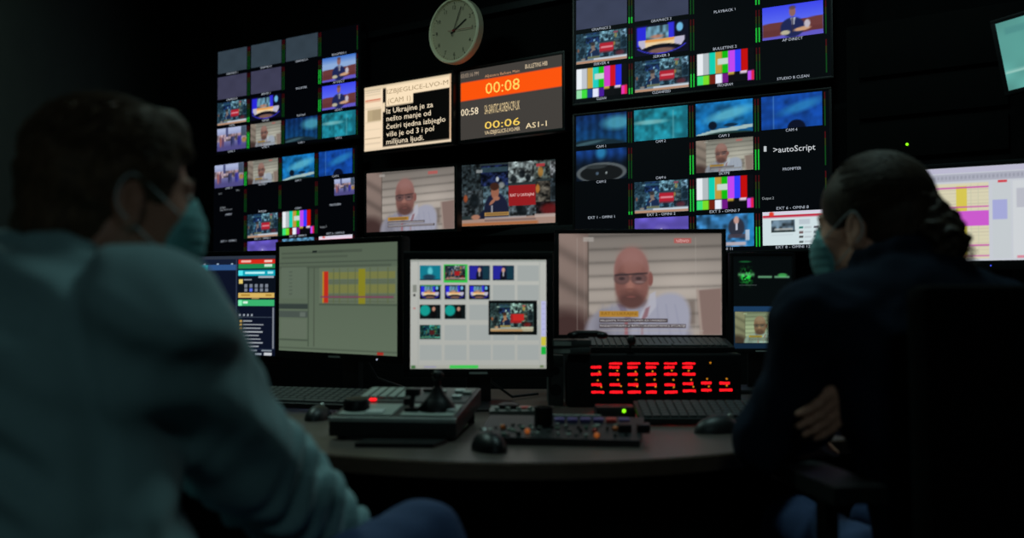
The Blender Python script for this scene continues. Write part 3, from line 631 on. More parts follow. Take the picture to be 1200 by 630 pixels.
# ------------------------------------------------------------------ setting
def struct(o): o['kind'] = 'structure'; return o
wdir = Vector((math.cos(R(-36)), math.sin(R(-36)), 0)); wn = Vector((-wdir.y, wdir.x, 0))
wp = Vector((-.3, 5.50, 0)) + wn * .22
a_, b_ = wp - wdir * 2.95, wp + wdir * 4.2
def wall_between(name, p, q, m_, th=.12, z1=CEIL):
    p, q = Vector(p[:2]), Vector(q[:2]); L = (q - p).length; ang = math.atan2(q.y - p.y, q.x - p.x)
    return struct(MB().use(m_).box((0, 0, 0), (L, th, z1)).done(name, None, None, False, (p.x, p.y, 0), (0, 0, ang)))
wall_between('wall_back', a_, b_, 'wall_video')
LX = a_.x
wall_between('wall_left', (LX, -2.6), (LX, a_.y + .3), 'wall_side')
wall_between('wall_right', (b_.x + .02, b_.y + .1), (b_.x + .02, -2.6), 'wall')
wall_between('wall_rear', (b_.x + .02, -2.6), (LX, -2.6), 'wall')
struct(MB().use('floor').box((LX - .2, -2.8, -.1), (b_.x + .3, 8, 0)).done('floor', None, None, False))
struct(MB().use('ceiling').box((LX - .2, -2.8, CEIL), (b_.x + .3, 8, CEIL + .1)).done('ceiling', None, None, False))
struct(MB().use('desk_panel').box((LX + .001, -2.4, 0), (LX + .014, a_.y - .3, .09)).done('baseboard_left', None, None, False))
for (lx, ly, _, _), lb in zip(LAMPS, ('square ceiling lamp above the left end of the desk', 'square ceiling lamp above the middle of the desk', 'added square ceiling lamp nearest the rear wall')):
    nm = 'ceiling_light'
    t = thing(nm, lb, 'lamp', (lx, ly, CEIL))
    MB().use('grey_plastic').box((-.31, -.31, -.05), (.31, -.285, 0), .004).box((-.31, .285, -.05), (.31, .31, 0), .004).box((-.31, -.29, -.05), (-.285, .29, 0), .004).box((.285, -.29, -.05), (.31, .29, 0), .004).done('frame', None, t)
    MB().use('lamp_diffuser').box((-.285, -.285, -.035), (.285, .285, -.01)).done('diffuser', None, t)
# support rails of the video wall
def rail(u0, u1, z, name='video_wall_rail', lab=''):
    p = wp + wdir * u0 - wn * .05; L = u1 - u0
    t = MB().use('metal_dark').box((0, 0, -.02), (L, .05, .02), .003).done(name, None, None, True, (p.x, p.y, z), (0, 0, R(-36)))
    return tag(t, lab, 'rail', 'metal rails behind the televisions')
rail(-2.3, 2.1, 1.40, lab='dark metal rail behind the lower row of televisions'); rail(-2.3, 2.1, 2.62, lab='dark metal rail behind the upper row of televisions')
# ------------------------------------------------------------------ wall clock
cp = P(534, 36.5, 5.28)
t = thing('wall_clock', 'round pale wall clock above the small televisions', 'clock'); place(t, cp, -38, 0, 0, .17)
T = Matrix.Translation((0, 0, .17)) @ Matrix.Rotation(R(90), 4, 'X')
MB().use('clock_rim').lathe([(.160, -.03), (.171, -.02), (.171, .018), (.166, .024), (.158, .024), (.154, .012), (.154, -.02)], 64, T).done('rim', None, t)
MB().use('clock_face').cyl((0, 0, 0), (0, 0, .010), .156, n=64, T=T).done('dial', None, t)
b = MB().use('clock_ink')
for i in range(60):
    a = 2 * math.pi * i / 60; l = .012 if i % 5 == 0 else .005
    b.box((-.0009 if i % 5 else -.002, .150 - l, .0102), (.0009 if i % 5 else .002, .150, .0112), T=T @ Matrix.Rotation(-a, 4, 'Z'))
b.done('minute_marks', None, t, False)
for i in range(1, 13):
    tv, tf = text_tris(str(i)); c0 = (tv.min(0) + tv.max(0)) / 2; a = 2 * math.pi * i / 12
    me = bpy.data.meshes.new('numeral'); me.from_pydata([((p[0] - c0[0]) * .028, -.0115, (p[1] - c0[1]) * .028) for p in tv], [], [tuple(f) for f in tf])
    me.materials.append(M['clock_ink']); link('numeral', me, t, (.122 * math.sin(a), 0, .122 * math.cos(a) + .17))
for nm, ang, ln, tail, wd, m_, z in (('hour_hand', 60, .095, .025, .003, 'clock_ink', .014), ('minute_hand', 24, .128, .03, .0021, 'clock_ink', .017), ('second_hand', 92, .13, .035, .0010, 'clock_red', .020)):
    MB().use(m_).box((-wd, -tail, z), (wd, ln, z + .0015), T=T @ Matrix.Rotation(R(-ang), 4, 'Z')).cyl((0, 0, z - .002), (0, 0, z + .002), .006, T=T).done(nm, None, t, False)

# ------------------------------------------------------------------ console desk
DZ = .743
def front(x): return 1.945 + .70 * (x - .02) ** 2 if abs(x - .02) < .62 else 2.214 + (abs(x - .02) - .62) * .45
xs = np.linspace(-1.45, 1.55, 61); pts = [(x, front(x)) for x in xs] + [(1.55, 3.45), (-1.45, 3.45)]
t = thing('control_desk', 'long curved dark control desk carrying the monitors', 'desk', (0, 2.6, 0)); off = Matrix.Translation((0, -2.6, 0))
MB().use('desk').prism(pts, DZ - .03, DZ, off).done('worktop', None, t, False)
pe = [(x, front(x) - .006) for x in xs] + [(x, front(x) + .02) for x in xs[::-1]]
MB().use('desk_edge').prism(pe, DZ - .032, DZ - .002, off).done('edge_trim', None, t, False)
for x in (-1.4, -.5, .62, 1.5):
    MB().use('desk_panel').box((x - .02, front(x) + .18, 0), (x + .02, 3.4, DZ - .03), .003, off).done('leg_panel', None, t)
MB().use('desk_panel').box((-1.4, 3.2, .1), (1.5, 3.22, DZ - .03), 0, off).done('modesty_panel', None, t)
t = thing('drawer_pedestal', 'black drawer pedestal under the desk beside the leg panel', 'drawer unit', (.36, 2.62, 0))
MB().use('desk_panel').box((-.18, -.25, .05), (.18, .3, .55), .006).done('body', None, t)
for i in range(3):
    dr = MB().use('black_plastic').box((-.17, -.268, .07 + i * .158), (.17, -.25, .22 + i * .158), .004).done('drawer', None, t)
    MB().use('metal_dark').box((-.06, -.28, .15 + i * .158), (.06, -.268, .162 + i * .158), .003).done('handle', None, dr)
for sx in (-.14, .14):
    for sy in (-.2, .25): MB().use('black_plastic').cyl((sx - .01, sy, .025), (sx + .01, sy, .025), .025).done('caster', None, t)

def desk_monitor(label, c, yaw, w_, h_, pic, bz=.016, bot=.022, led=None, base_z=DZ, extra=None, stand='disc', res=200):
    z = c[2] - base_z; t = thing('computer_monitor', label, 'monitor', (c[0], c[1], base_z), (0, 0, R(yaw)))
    frame_mb(w_, h_, bz, .03, z, 'bezel', bot).done('bezel', None, t)
    b = MB().use('black_plastic').box((-w_ / 2 - bz + .003, .012, z - h_ / 2 - bot + .004), (w_ / 2 + bz - .003, .036, z + h_ / 2 + bz - .004), .004)
    b.box((-w_ * .33, .036, z - h_ * .32), (w_ * .33, .062, z + h_ * .32), .012).done('rear_cover', None, t)
    b = MB().use('black_plastic').box((-.035, .06, .012), (.035, .082, z + .05), .006)
    b.box((-.03, .055, z - .05), (.03, .075, z + .05), .004).done('stand_neck', None, t)
    if stand == 'disc': MB().use('black_plastic').lathe([(.12, 0), (.12, .006), (.1, .014), (.03, .018)], 40, Matrix.Translation((0, .06, 0))).done('stand_base', None, t)
    else: MB().use('black_plastic').box((-.13, -.06, 0), (.13, .14, .014), .006).done('stand_base', None, t)
    s = Screen(w_, h_).picture(pic(res, int(res * h_ / w_)))
    if extra: extra(s)
    s.done('display', t, (0, 0, z))
    MB().use('silver').box((-.025, -.0055, z - h_ / 2 - bot * .62), (.025, -.004, z - h_ / 2 - bot * .38)).done('badge', None, t)
    if led: MB().use(led[1]).sph((led[0], -.0045, z - h_ / 2 - bot * .55), .0022).done('power_light', None, t)
    return t
desk_monitor('desk monitor with dark timeline window and coloured list, partly behind the man', (-1.01, 3.36, 1.025), -22.2, .561, .319, pic_automation, led=(.2, 'led_white'), res=260)
desk_monitor('angled desk monitor with a dim grey green list and red column', (-.527, 3.06, 1.048), -38, .518, .324, pic_rundown_dim, led=(.18, 'led_white'), res=180)
desk_monitor('squarish desk monitor with light grey page of small picture thumbnails', (-.093, 2.84, 1.006), 1.5, .376, .301, pic_playout, .020, .024, res=230)
MB().use('panel_dim').box((-.207, .0, .1505 + .0215), (.207, .026, .1505 + .0235), 0, Matrix.Translation((0, 0, 1.006 - DZ))).done('top_edge_highlight', None, bpy.data.objects['computer_monitor.002'])  # pale strip stands in for a highlight along the bezel's top edge
def ex(s):
    s.text('RAT U UKRAJINI', .262, .777, .48, .815, (120, 84, 24)); s.text('MILIJARDE POMOĆI PUTEM ZA UKRAJINU', .255, .847, .66, .872, (206, 204, 206)); s.text('RAZGOVARAMO O RATU I HUMANITARNOJ SITUACIJI', .255, .902, .775, .926, (206, 204, 206))
    s.text('UŽIVO', .725, .055, .80, .085, (236, 200, 196))
BOXZ = .893
desk_monitor('large desk monitor showing the bald man in glasses being interviewed', (.39, 3.12, 1.092), -2.6, .493, .308, lambda a, b: pic_interview(a, b, True), .014, .02, base_z=BOXZ, extra=ex, stand='flat', res=260)
t = desk_monitor('narrow scope monitor with green waveform above a small bald man picture', (.815, 3.33, 1.035), 0, .19, .30, pic_wave, .012, .016, stand='flat', res=110)
desk_monitor('bright monitor with magenta and yellow rundown table behind the woman', (1.429, 3.288, 1.318), -32.2, .53, .30, pic_rundown_bright, .016, .03, led=(.10, 'led_blue'), res=200, stand='flat')
# side screen, far right, tilted on its bracket
tp = P(1218, 55, 3.2)
t = thing('side_screen', 'tilted teal screen cut off at the right edge near the top', 'screen', ); place(t, tp, -38, 4, 9, .13)
frame_mb(.22, .22, .014, .03, .13).done('bezel', None, t)
MB().use('black_plastic').box((-.12, .012, .008), (.12, .04, .25), .004).done('rear_cover', None, t)
MB().use('metal_dark').box((-.02, .04, .11), (.02, .09, .15), .003).cyl((0, .08, .13), (0, .08, CEIL - tp.z + .1), .016).done('ceiling_arm', None, t)
im = canvas(40, 40, (90, 158, 150)); im *= (.9 + .2 * vnoise(40, 40, 4, 4, 3))[..., None]; rct(im, 0, .72, 1, .76, (150, 200, 190)); rct(im, .1, .1, .9, .2, (70, 130, 130), .5)
Screen(.22, .22).picture(im).done('display', t, (0, 0, .13))

# ------------------------------------------------------------------ talkback panel with red lettering
t = thing('talkback_panel', 'black rack panel with two rows of glowing red name displays', 'intercom panel', (.4025, 2.9, DZ))
MB().use('black_plastic').box((-.245, 0, 0), (.245, .42, .15), .004).done('case', None, t)
MB().use('bezel').box((-.243, -.006, .006), (.243, 0, .146), .002).box((-.236, -.012, .012), (-.228, -.006, .05), .002).box((.228, -.012, .012), (.236, -.006, .05), .002).done('front_plate', None, t)
rs = random.Random(3)
def cell(px, rows, wide):
    x0 = (px - 600) / 1200 * 2.894 - .4025; b = MB().use('led_red')
    for (zy, L, sc) in rows:
        z = CAM_H - (zy - 345) / 1200 * 2.9 - DZ; x = x0
        n = int(L / 3.0)
        for i in range(n):
            hh = .0036 if sc else .0026
            b.box((x, -.0075, z - hh * rs.uniform(.7, 1.1)), (x + .0058, -.006, z + hh * rs.uniform(.7, 1.1)))
            if rs.random() < .5: b.box((x + .0016, -.008, z - .0008), (x + .0042, -.0072, z + .0006))
            x += .0073
        if sc == 2: pass
    b.done('name_display', None, t, False)
for i in range(6):
    px = 692.5 + i * 21.4
    cell(px, [(425.3, 15 if i else 0, 0), (429.7, 14, 1), (437.8, 12 if i < 4 else 15, 1)], 0)
for i in range(8):
    px = 693 + i * 21.4
    cell(px, [(450 - (i > 4) * 1.2 - (i > 5) * .8, 14, 1), (458.6 - (i > 4) * 1.6 - (i > 5) * .8, 16 if i not in (3, 6) else 14, 1)], 0)
for i in range(6):
    for (dx, yy) in ((8, 434), (9, 444), (12, 452)):
        p = ((692.5 + i * 21.4 + dx + rs.uniform(-1.5, 2) - 600) / 1200 * 2.894 - .4025, CAM_H - (yy + rs.uniform(-1, 1) - 345) / 1200 * 2.9 - DZ)
        MB().use('led_amber').sph((p[0], -.007, p[1]), .0024, n=8).done('key_light', None, t)
for px, yy in ((828, 443), (830, 452), (851, 443), (851, 451), (832, 424.5)):
    MB().use('led_amber').sph(((px - 600) / 1200 * 2.894 - .4025, -.007, CAM_H - (yy - 345) / 1200 * 2.9 - DZ), .0024, n=8).done('key_light', None, t)

# ------------------------------------------------------------------ keyboards
def keyboard(label, loc, yaw, w_=.44, d_=.15, kc='key', tilt=4, seed=1, group=None):
    t = thing('keyboard', label, 'keyboard', loc, (R(tilt), 0, R(yaw)), group)
    MB().use('black_plastic').box((-w_ / 2, -d_ / 2, 0), (w_ / 2, d_ / 2, .016), .004).done('case', None, t)
    b = MB().use(kc); k = (d_ - .02) / 6
    for r_ in range(6):
        x = -w_ / 2 + .01
        while x < w_ / 2 - .02:
            L = k * .9 * (1 if not (r_ == 0 and abs(x) < .06) else 5)
            if r_ > 3 or x + L < w_ / 2 - .008: b.box((x, -d_ / 2 + .01 + r_ * k, .014), (min(x + L, w_ / 2 - .008), -d_ / 2 + .01 + r_ * k + k * .86, .0215), .0014, seg=1)
            x += L + k * .12
    o = b.done('keys', None, t, True); MB().use('black_plastic').box((-w_ / 2 + .04, d_ / 2 - .02, -.012), (-w_ / 2 + .07, d_ / 2 - .005, .002)).box((w_ / 2 - .07, d_ / 2 - .02, -.012), (w_ / 2 - .04, d_ / 2 - .005, .002)).done('feet', None, t)
    return t
keyboard('black keyboard on the desk left of the vision switcher', P(352, 472, 2.86).xy.to_3d() + Vector((0, 0, DZ + .022)), -17, tilt=11)
keyboard('black keyboard standing in front of the red talkback panel', (.53, 2.56, DZ + .016), 0, tilt=11)
keyboard('black keyboard on top of the talkback panel under the large monitor', (.425, 2.985, BOXZ + .012), 0, .42, .13, tilt=9)
def mouse(label, loc, yaw, sc=1, m_='black_plastic'):
    t = thing('computer_mouse', label, 'mouse', loc, (0, 0, R(yaw)))
    b = MB().use(m_).sph((0, 0, .0), (.031 * sc, .055 * sc, .036 * sc), n=28)
    for v in b.bm.verts: v.co.z = max(v.co.z, 0)
    b.done('shell', None, t)
    MB().use('silver').cyl((-.003, .03 * sc, .031 * sc), (.003, .03 * sc, .031 * sc), .007).done('scroll_wheel', None, t)
    MB().use('bezel').box((-.0006, .01 * sc, .03 * sc), (.0006, .05 * sc, .0345 * sc)).done('button_gap', None, t)
    return t
mouse('black mouse with pale top between left keyboard and vision switcher', P(373, 489, 2.62).xy.to_3d() + Vector((0, 0, DZ)), -10)
mouse('black mouse on the desk beside the woman', (.475, 2.37, DZ), -70, 1.1)
mouse('round glossy black mouse at the front desk edge', P(573, 521, 2.10).xy.to_3d() + Vector((0, 0, DZ)), 20, 1.1, 'bezel')

# ------------------------------------------------------------------ vision switcher
t = thing('vision_switcher', 'grey topped vision switcher panel with joystick in front of thumbnail monitor', 'control panel', (-.262, 2.24, DZ), (0, 0, R(-7)))
w2 = .142
b = MB().use('black_plastic'); T4 = Matrix(((1, 0, 0, 0), (0, 1, 0, 0), (0, .095, 1, 0), (0, 0, 0, 1)))
b.box((-w2, 0, .006), (w2, .36, .048), .004, T4)
for sx in (-.12, .12):
    for sy in (.03, .33): b.cyl((sx, sy, 0), (sx, sy, .012 + sy * .095), .01)
b.done('case', None, t)
TS = T4 @ Matrix.Translation((0, 0, .048))
MB().use('silver').box((-w2, -.004, -.008), (w2, .004, .001), .001, TS).done('front_trim', None, t)
b = MB().use('panel_grey'); b.box((-.128, .02, 0), (-.006, .14, .003), .001, TS); b.done('jog_plate', None, t)
MB().use('panel_grey').box((.012, .02, 0), (.132, .14, .003), .001, TS).done('joystick_plate', None, t)
MB().use('grey_plastic').box((-.13, .17, 0), (.134, .35, .002), .001, TS).done('upper_plate', None, t)
for i in range(5):
    MB().use('panel_grey').box((-.125 + i * .022, .2, .002), (-.109 + i * .022, .32, .008), .002, TS).done('fader_key', None, t)
MB().use('bezel').lathe([(.030, 0), (.030, .018), (.026, .024), (.012, .026)], 32, TS @ Matrix.Translation((-.10, .075, .003))).done('jog_wheel', None, t)
MB().use('key_light').box((-.07, .03, .003), (-.03, .07, .006), .001, TS).done('label_plate', None, t)
MB().use('led_red').box((-.095, .165, .004), (-.08, .178, .0075), T=TS).done('red_lamp_key', None, t)
b = MB().use('bezel').box((.016, .05, .003), (.046, .075, .012), .002, TS); b.cyl((.03, .062, .01), (.032, .07, .04), .006, T=TS).box((.015, .06, .036), (.048, .082, .052), .004, TS); b.done('transition_lever', None, t)
b = MB().use('bezel').lathe([(.042, 0), (.040, .008), (.026, .024), (.016, .036), (.010, .05)], 32, TS @ Matrix.Translation((.084, .085, .003)))
b.cyl((.084, .085, .05), (.084, .088, .075), .007, T=TS).sph((.084, .088, .078), .013, TS); b.done('joystick', None, t)
for (x, y, m_, s_) in ((-.01, .26, 'key_light', .012), (.045, .24, 'panel_grey', .008), (.06, .28, 'panel_grey', .008), (.105, .22, 'key_light', .011), (.10, .29, 'key_light', .012), (.122, .27, 'panel_grey', .01), (.02, .3, 'bezel', .012), (.12, .06, 'key_light', .009)):
    MB().use(m_).box((x - s_, y - s_, .003), (x + s_, y + s_, .009), .002, TS).done('panel_button', None, t)
for (x, y) in ((.0, .15), (.06, .15)): MB().use('bezel').cyl((x, y, .0), (x, y, .014), .009, T=TS).done('knob', None, t)
MB_ = MB().use('bezel').prism([(-.09, 0), (.075, 0), (.095, .07), (-.08, .07)], 0, .009)
o = MB_.done('notebook', None, None, True, P(466, 522, 2.13).xy.to_3d() + Vector((0, 0, DZ)), (0, 0, R(-3)))
tag(o, 'thin black tablet lying in front of the vision switcher', 'tablet'); o.name = 'tablet'

# ------------------------------------------------------------------ camera control surface with coloured caps
t = thing('camera_control_panel', 'low control surface crowded with small knobs and orange lit keys', 'control panel', (.11, 2.27, DZ), (0, 0, R(-2)))
TC = Matrix(((1, 0, 0, 0), (0, 1, 0, 0), (0, .10, 1, .013), (0, 0, 0, 1)))
MB().use('black_plastic').prism([(-.18, -.10), (.16, -.13), (.19, .09), (-.165, .11)], .0, .014, TC).done('case', None, t)
rr = random.Random(9)
for i in range(15):
    for j in range(4):
        if rr.random() < .15: continue
        x = -.150 + i * .0205 + rr.uniform(-.006, .006); y = -.088 + j * .030 + rr.uniform(-.009, .009)
        m_ = rr.choice(['green_cap', 'grey_plastic', 'grey_plastic', 'bezel', 'panel_grey', 'green_cap'])
        MB().use(m_).cyl((x, y, .012), (x, y, .014 + rr.uniform(.002, .009)), rr.uniform(.003, .0065), n=12, T=TC).done('knob', None, t)
for x, y, m_ in ((-.075, -.065, 'led_orange'), (-.13, -.03, 'orange_cap'), (.072, -.10, 'led_orange'), (.115, -.04, 'orange_cap'), (.145, -.03, 'led_orange'), (.07, -.06, 'red_cap')):
    MB().use(m_).sph((x, y, .018), (.006, .006, .006), TC, 10).done('lit_key', None, t)
for i in range(7):
    MB().use('purple_cap' if i < 4 else 'red_cap' if i == 5 else 'purple_cap').box((-.045 + i * .029, .03, .012), (-.022 + i * .029, .055, .022), .002, TC).done('wide_key', None, t)
MB().use('panel_grey').box((-.05, .075, .012), (.09, .082, .022), .002, TC).done('slider_rail', None, t)
for x in (.135, .175): MB().use('bezel').box((x - .014, -.06, .012), (x + .014, -.03, .030), .003, TC).done('rocker_key', None, t)
t = thing('remote_joystick_unit', 'grey joystick unit behind the round mouse', 'control panel', P(600, 487, 2.55).xy.to_3d() + Vector((0, 0, DZ)), (0, 0, R(4)))
MB().use('panel_dim').prism([(-.06, -.06), (.06, -.06), (.05, .07), (-.048, .07)], 0, .035).done('case', None, t)
MB().use('bezel').lathe([(.026, .0), (.026, .01), (.015, .014)], 24, Matrix.Translation((-.008, 0, .035))).done('dial', None, t)
MB().use('red_cap').box((.018, -.025, .035), (.046, .01, .040), .002).done('red_key', None, t)
for i in range(4): MB().use('panel_grey').cyl((-.04 + i * .027, -.045, .035), (-.04 + i * .027, -.045, .043), .006).done('knob', None, t)
t = thing('pen_cup', 'small black cylindrical cup standing among the control surface knobs', 'cup', P(637, 513, 2.27).xy.to_3d() + Vector((0, 0, DZ + .015)))
MB().use('bezel').lathe([(.019, 0), (.021, .003), (.021, .055), (.018, .055), (.017, .006)], 28).done('cup_body', None, t)
# green-lamp hub and small goods
t = thing('network_hub', 'small black box with a bright green light left of the front keyboard', 'hub', P(722, 487, 2.62).xy.to_3d() + Vector((0, 0, DZ)))
MB().use('black_plastic').box((-.05, 0, 0), (.05, .08, .03), .004).done('case', None, t)
MB().use('led_green').sph((.020, -.002, .021), .0048).done('status_light', None, t)
MB().use('led_green').sph((.062 - .01, .01, .031), .0030).done('link_light', None, t)
t = thing('desk_speaker', 'tall dark grey speaker left of the red talkback panel', 'speaker', (.125, 2.93, DZ))
MB().use('grey_plastic').box((-.022, 0, 0), (.022, .12, .145), .006).done('cabinet', None, t)
MB().use('bezel').cyl((0, -.003, .045), (0, .004, .045), .017).done('driver', None, t); MB().use('bezel').cyl((0, -.003, .1), (0, .004, .1), .012).done('driver', None, t)
for i, lb in enumerate(('lower grey box of the pair on the tall speaker', 'upper grey box of the pair on the tall speaker')):
    o = MB().use('grey_plastic').box((-.055, -.03, 0), (.055, .05, .020), .005).use('panel_grey').box((-.05, -.031, .004), (-.002, -.029, .015)).done('disk_drive', None, None, True, (.165, 2.87, DZ + .151 + i * .021), (0, 0, R(-4 + 6 * i)))
    tag(o, lb, 'hard drive', 'pair of small boxes on the tall speaker')
t = thing('handset', 'black telephone handset lying on the upper grey box', 'telephone', (.215, 2.85, DZ + .193))
MB().use('bezel').tube([(-.045, 0, .014), (-.03, 0, .017), (.02, 0, .017), (.035, 0, .014)], .008, 10).sph((-.045, 0, .011), (.018, .015, .010)).sph((.035, 0, .011), (.018, .015, .010)).done('grip', None, t)
t = thing('gooseneck_microphone', 'short black gooseneck microphone in front of the large monitor', 'microphone', (.335, 2.912, BOXZ))
MB().use('bezel').cyl((0, 0, 0), (0, 0, .008), .011).tube([(0, 0, .005), (.0, -.004, .02), (.002, -.01, .032)], .003, 8).done('gooseneck', None, t)
MB().use('black_plastic').sph((.003, -.014, .038), (.013, .013, .016)).done('windscreen', None, t)
# cables behind the desk
for (pts_, lb) in (([(-.09, 2.93, .9), (-.06, 3.05, .80), (.0, 3.1, .752), (.08, 3.2, .751)], 'black cable behind the thumbnail monitor'), ([(-.5, 3.15, .95), (-.42, 3.2, .80), (-.3, 3.25, .752), (-.1, 3.3, .751)], 'black cable behind the angled list monitor')):
    tag(MB().use('black_plastic').tube([Vector(p) for p in pts_], .004, 8).done('cable', None), lb, 'cable')
# equipment rack by the right end of the video wall
rp = wp + wdir * 2.56 - wn * .42
t = thing('equipment_rack', 'dark equipment rack with one green light right of the video wall', 'rack', (rp.x, rp.y, 0), (0, 0, R(-36)))
MB().use('rack_black').box((-.3, -.3, 0), (.3, .4, 2.05), .01).done('cabinet', None, t)
for i in range(12): MB().use('rack_black').box((-.25, -.315, .2 + i * .15), (.25, -.3, .32 + i * .15), .003).done('rack_unit', None, t)
lp = P(1063, 169, 3.8); f0 = wp + wdir * 2.56 - wn * .737      # where the sight line meets the rack front
kq = (f0.xy.dot(wn.xy)) / (Vector((lp.x, lp.y)).dot(wn.xy)); lw_ = Vector((lp.x * kq, lp.y * kq, CAM_H + (lp.z - CAM_H) * kq))
rel = Matrix.Rotation(R(36), 3, 'Z') @ (lw_ - Vector((rp.x, rp.y, 0)))
MB().use('led_green').sph(rel, .005).done('status_light', None, t)

# ------------------------------------------------------------------ sculpting: distance fields turned into meshes
class Sculpt:
    def __init__(s, lo, hi, h):
        s.lo = np.array(lo, float); s.h = h; s.n = np.ceil((np.array(hi) - s.lo) / h).astype(int) + 1
        s.F = np.ones(s.n, np.float32); s.ax = [(s.lo[i] + np.arange(s.n[i]) * h).astype(np.float32) for i in range(3)]
    def _sl(s, lo, hi):
        a = np.clip(((np.array(lo) - s.lo) / s.h).astype(int), 0, s.n); b = np.clip(((np.array(hi) - s.lo) / s.h).astype(int) + 2, 0, s.n)
        return tuple(slice(a[i], b[i]) for i in range(3))
    def _g(s, sl): return s.ax[0][sl[0]][:, None, None], s.ax[1][sl[1]][None, :, None], s.ax[2][sl[2]][None, None, :]
    def _mix(s, sl, d, k, sub):
        F = s.F[sl]
        if F.size == 0: return
        if sub:
            d = -d; h = np.maximum(k - np.abs(F - d), 0) / k; s.F[sl] = np.maximum(F, d) + h * h * k * .25
        else:
            h = np.maximum(k - np.abs(F - d), 0) / k; s.F[sl] = np.minimum(F, d) - h * h * k * .25
    def cap(s, a, b, ra, rb=None, k=.02, sub=False):
        a, b = np.array(a, float), np.array(b, float); rb = ra if rb is None else rb; m_ = max(ra, rb) + k + 3 * s.h
        sl = s._sl(np.minimum(a, b) - m_, np.maximum(a, b) + m_); X, Y, Z = s._g(sl); v = b - a; L = max(v @ v, 1e-9)
        t = np.clip(((X - a[0]) * v[0] + (Y - a[1]) * v[1] + (Z - a[2]) * v[2]) / L, 0, 1)
        d = np.sqrt((X - a[0] - t * v[0]) ** 2 + (Y - a[1] - t * v[1]) ** 2 + (Z - a[2] - t * v[2]) ** 2) - (ra + (rb - ra) * t)
        s._mix(sl, d, k, sub)
    def ell(s, c, r, M3=None, k=.02, sub=False):
        c = np.array(c, float); m_ = max(r) + k + 3 * s.h; sl = s._sl(c - m_, c + m_); X, Y, Z = s._g(sl); X, Y, Z = X - c[0], Y - c[1], Z - c[2]
        if M3 is not None:
            q = [M3[0][i] * X + M3[1][i] * Y + M3[2][i] * Z for i in range(3)]
        else: q = [X, Y, Z]
        k0 = np.sqrt((q[0] / r[0]) ** 2 + (q[1] / r[1]) ** 2 + (q[2] / r[2]) ** 2); k1 = np.sqrt((q[0] / r[0] ** 2) ** 2 + (q[1] / r[1] ** 2) ** 2 + (q[2] / r[2] ** 2) ** 2)
        s._mix(sl, k0 * (k0 - 1) / np.maximum(k1, 1e-6), k, sub)
    def inter(s, c, r, M3=None):
        T_ = Sculpt.__new__(Sculpt); T_.lo, T_.h, T_.n, T_.ax = s.lo, s.h, s.n, s.ax; T_.F = np.ones(s.n, np.float32); T_.ell(c, r, M3, .002)
        s.F = np.maximum(s.F, T_.F)
    def warp(s, fn):
        m_ = np.abs(s.F) < .04; I = np.nonzero(m_)
        x, y, z = (s.ax[i][I[i]] for i in range(3)); s.F[I] += fn(x, y, z).astype(np.float32)
    def mesh(s, name, m_, parent):
        F = s.F.copy()
        for ax in range(3):
            ix = [slice(None)] * 3
            for e in (0, -1): ix[ax] = e; F[tuple(ix)] = 1
            ix[ax] = slice(None)
        S = F < 0; n = np.array(S.shape) - 1
        cnt = np.zeros(n, np.int8)
        for dx in (0, 1):
            for dy in (0, 1):
                for dz in (0, 1): cnt += S[dx:n[0] + dx, dy:n[1] + dy, dz:n[2] + dz]
        act = np.nonzero((cnt > 0) & (cnt < 8)); A = np.stack(act, 1); idx = np.full(n, -1, np.int64); idx[act] = np.arange(len(A))
        acc = np.zeros((len(A), 3)); num = np.zeros(len(A))
        for ax in range(3):
            o = [0, 0, 0]; o[ax] = 1; o = np.array(o); oth = [i for i in range(3) if i != ax]
            for p in (0, 1):
                for q in (0, 1):
                    b = np.zeros(3, int); b[oth[0]] = p; b[oth[1]] = q
                    c0 = A + b; c1 = c0 + o; f0 = F[tuple(c0.T)]; f1 = F[tuple(c1.T)]; m2 = (f0 < 0) != (f1 < 0)
                    t = np.where(m2, f0 / np.where(m2, f0 - f1, 1), 0); acc += (c0 + t[:, None] * o) * m2[:, None]; num += m2
        V = s.lo + acc / num[:, None] * s.h
        faces = []
        for ax in range(3):
            u, v = [(1, 2), (2, 0), (0, 1)][ax]
            sl0 = [slice(None)] * 3; sl1 = [slice(None)] * 3; sl0[ax] = slice(0, -1); sl1[ax] = slice(1, None)
            a, b = S[tuple(sl0)], S[tuple(sl1)]; E_ = np.nonzero(a != b); Q = np.stack(E_, 1); ins = a[E_]
            ok = (Q[:, u] > 0) & (Q[:, v] > 0) & (Q[:, u] < n[u]) & (Q[:, v] < n[v]) & (Q[:, ax] < n[ax]); Q = Q[ok]; ins = ins[ok]
            def I_(du, dv):
                q = Q.copy(); q[:, u] -= du; q[:, v] -= dv; return idx[tuple(q.T)]
            f = np.stack([I_(1, 1), I_(0, 1), I_(0, 0), I_(1, 0)], 1); f[~ins] = f[~ins][:, ::-1]; faces.append(f)
        f = np.concatenate(faces); f = f[(f >= 0).all(1)]
        me = bpy.data.meshes.new(name); me.from_pydata(V.tolist(), [], f.tolist()); me.shade_smooth(); me.materials.append(M[m_])
        o = link(name, me, parent)
        if parent: o.location = -Vector(parent.location)
        return o
def wob(x, y, z, f, s=0):
    return np.sin(x * f + 1.7 * np.sin(y * f * .7 + s) + s) * np.sin(y * f * 1.1 + 1.3 * np.sin(z * f * .8 + s * 2)) + .6 * np.sin(z * f * 1.3 + 1.9 * np.sin(x * f * .6 + s * 3))
def head_frame(c, ang, pitch, tilt=0):
    """local axes: x = person's right, y = forward, z = up"""
    m_ = Matrix.Rotation(ang - math.pi / 2, 3, 'Z') @ Matrix.Rotation(tilt, 3, 'Y') @ Matrix.Rotation(pitch, 3, 'X')
    A = np.array(m_); c = np.array(c)
    return (lambda p: c + A @ np.array(p, float)), A
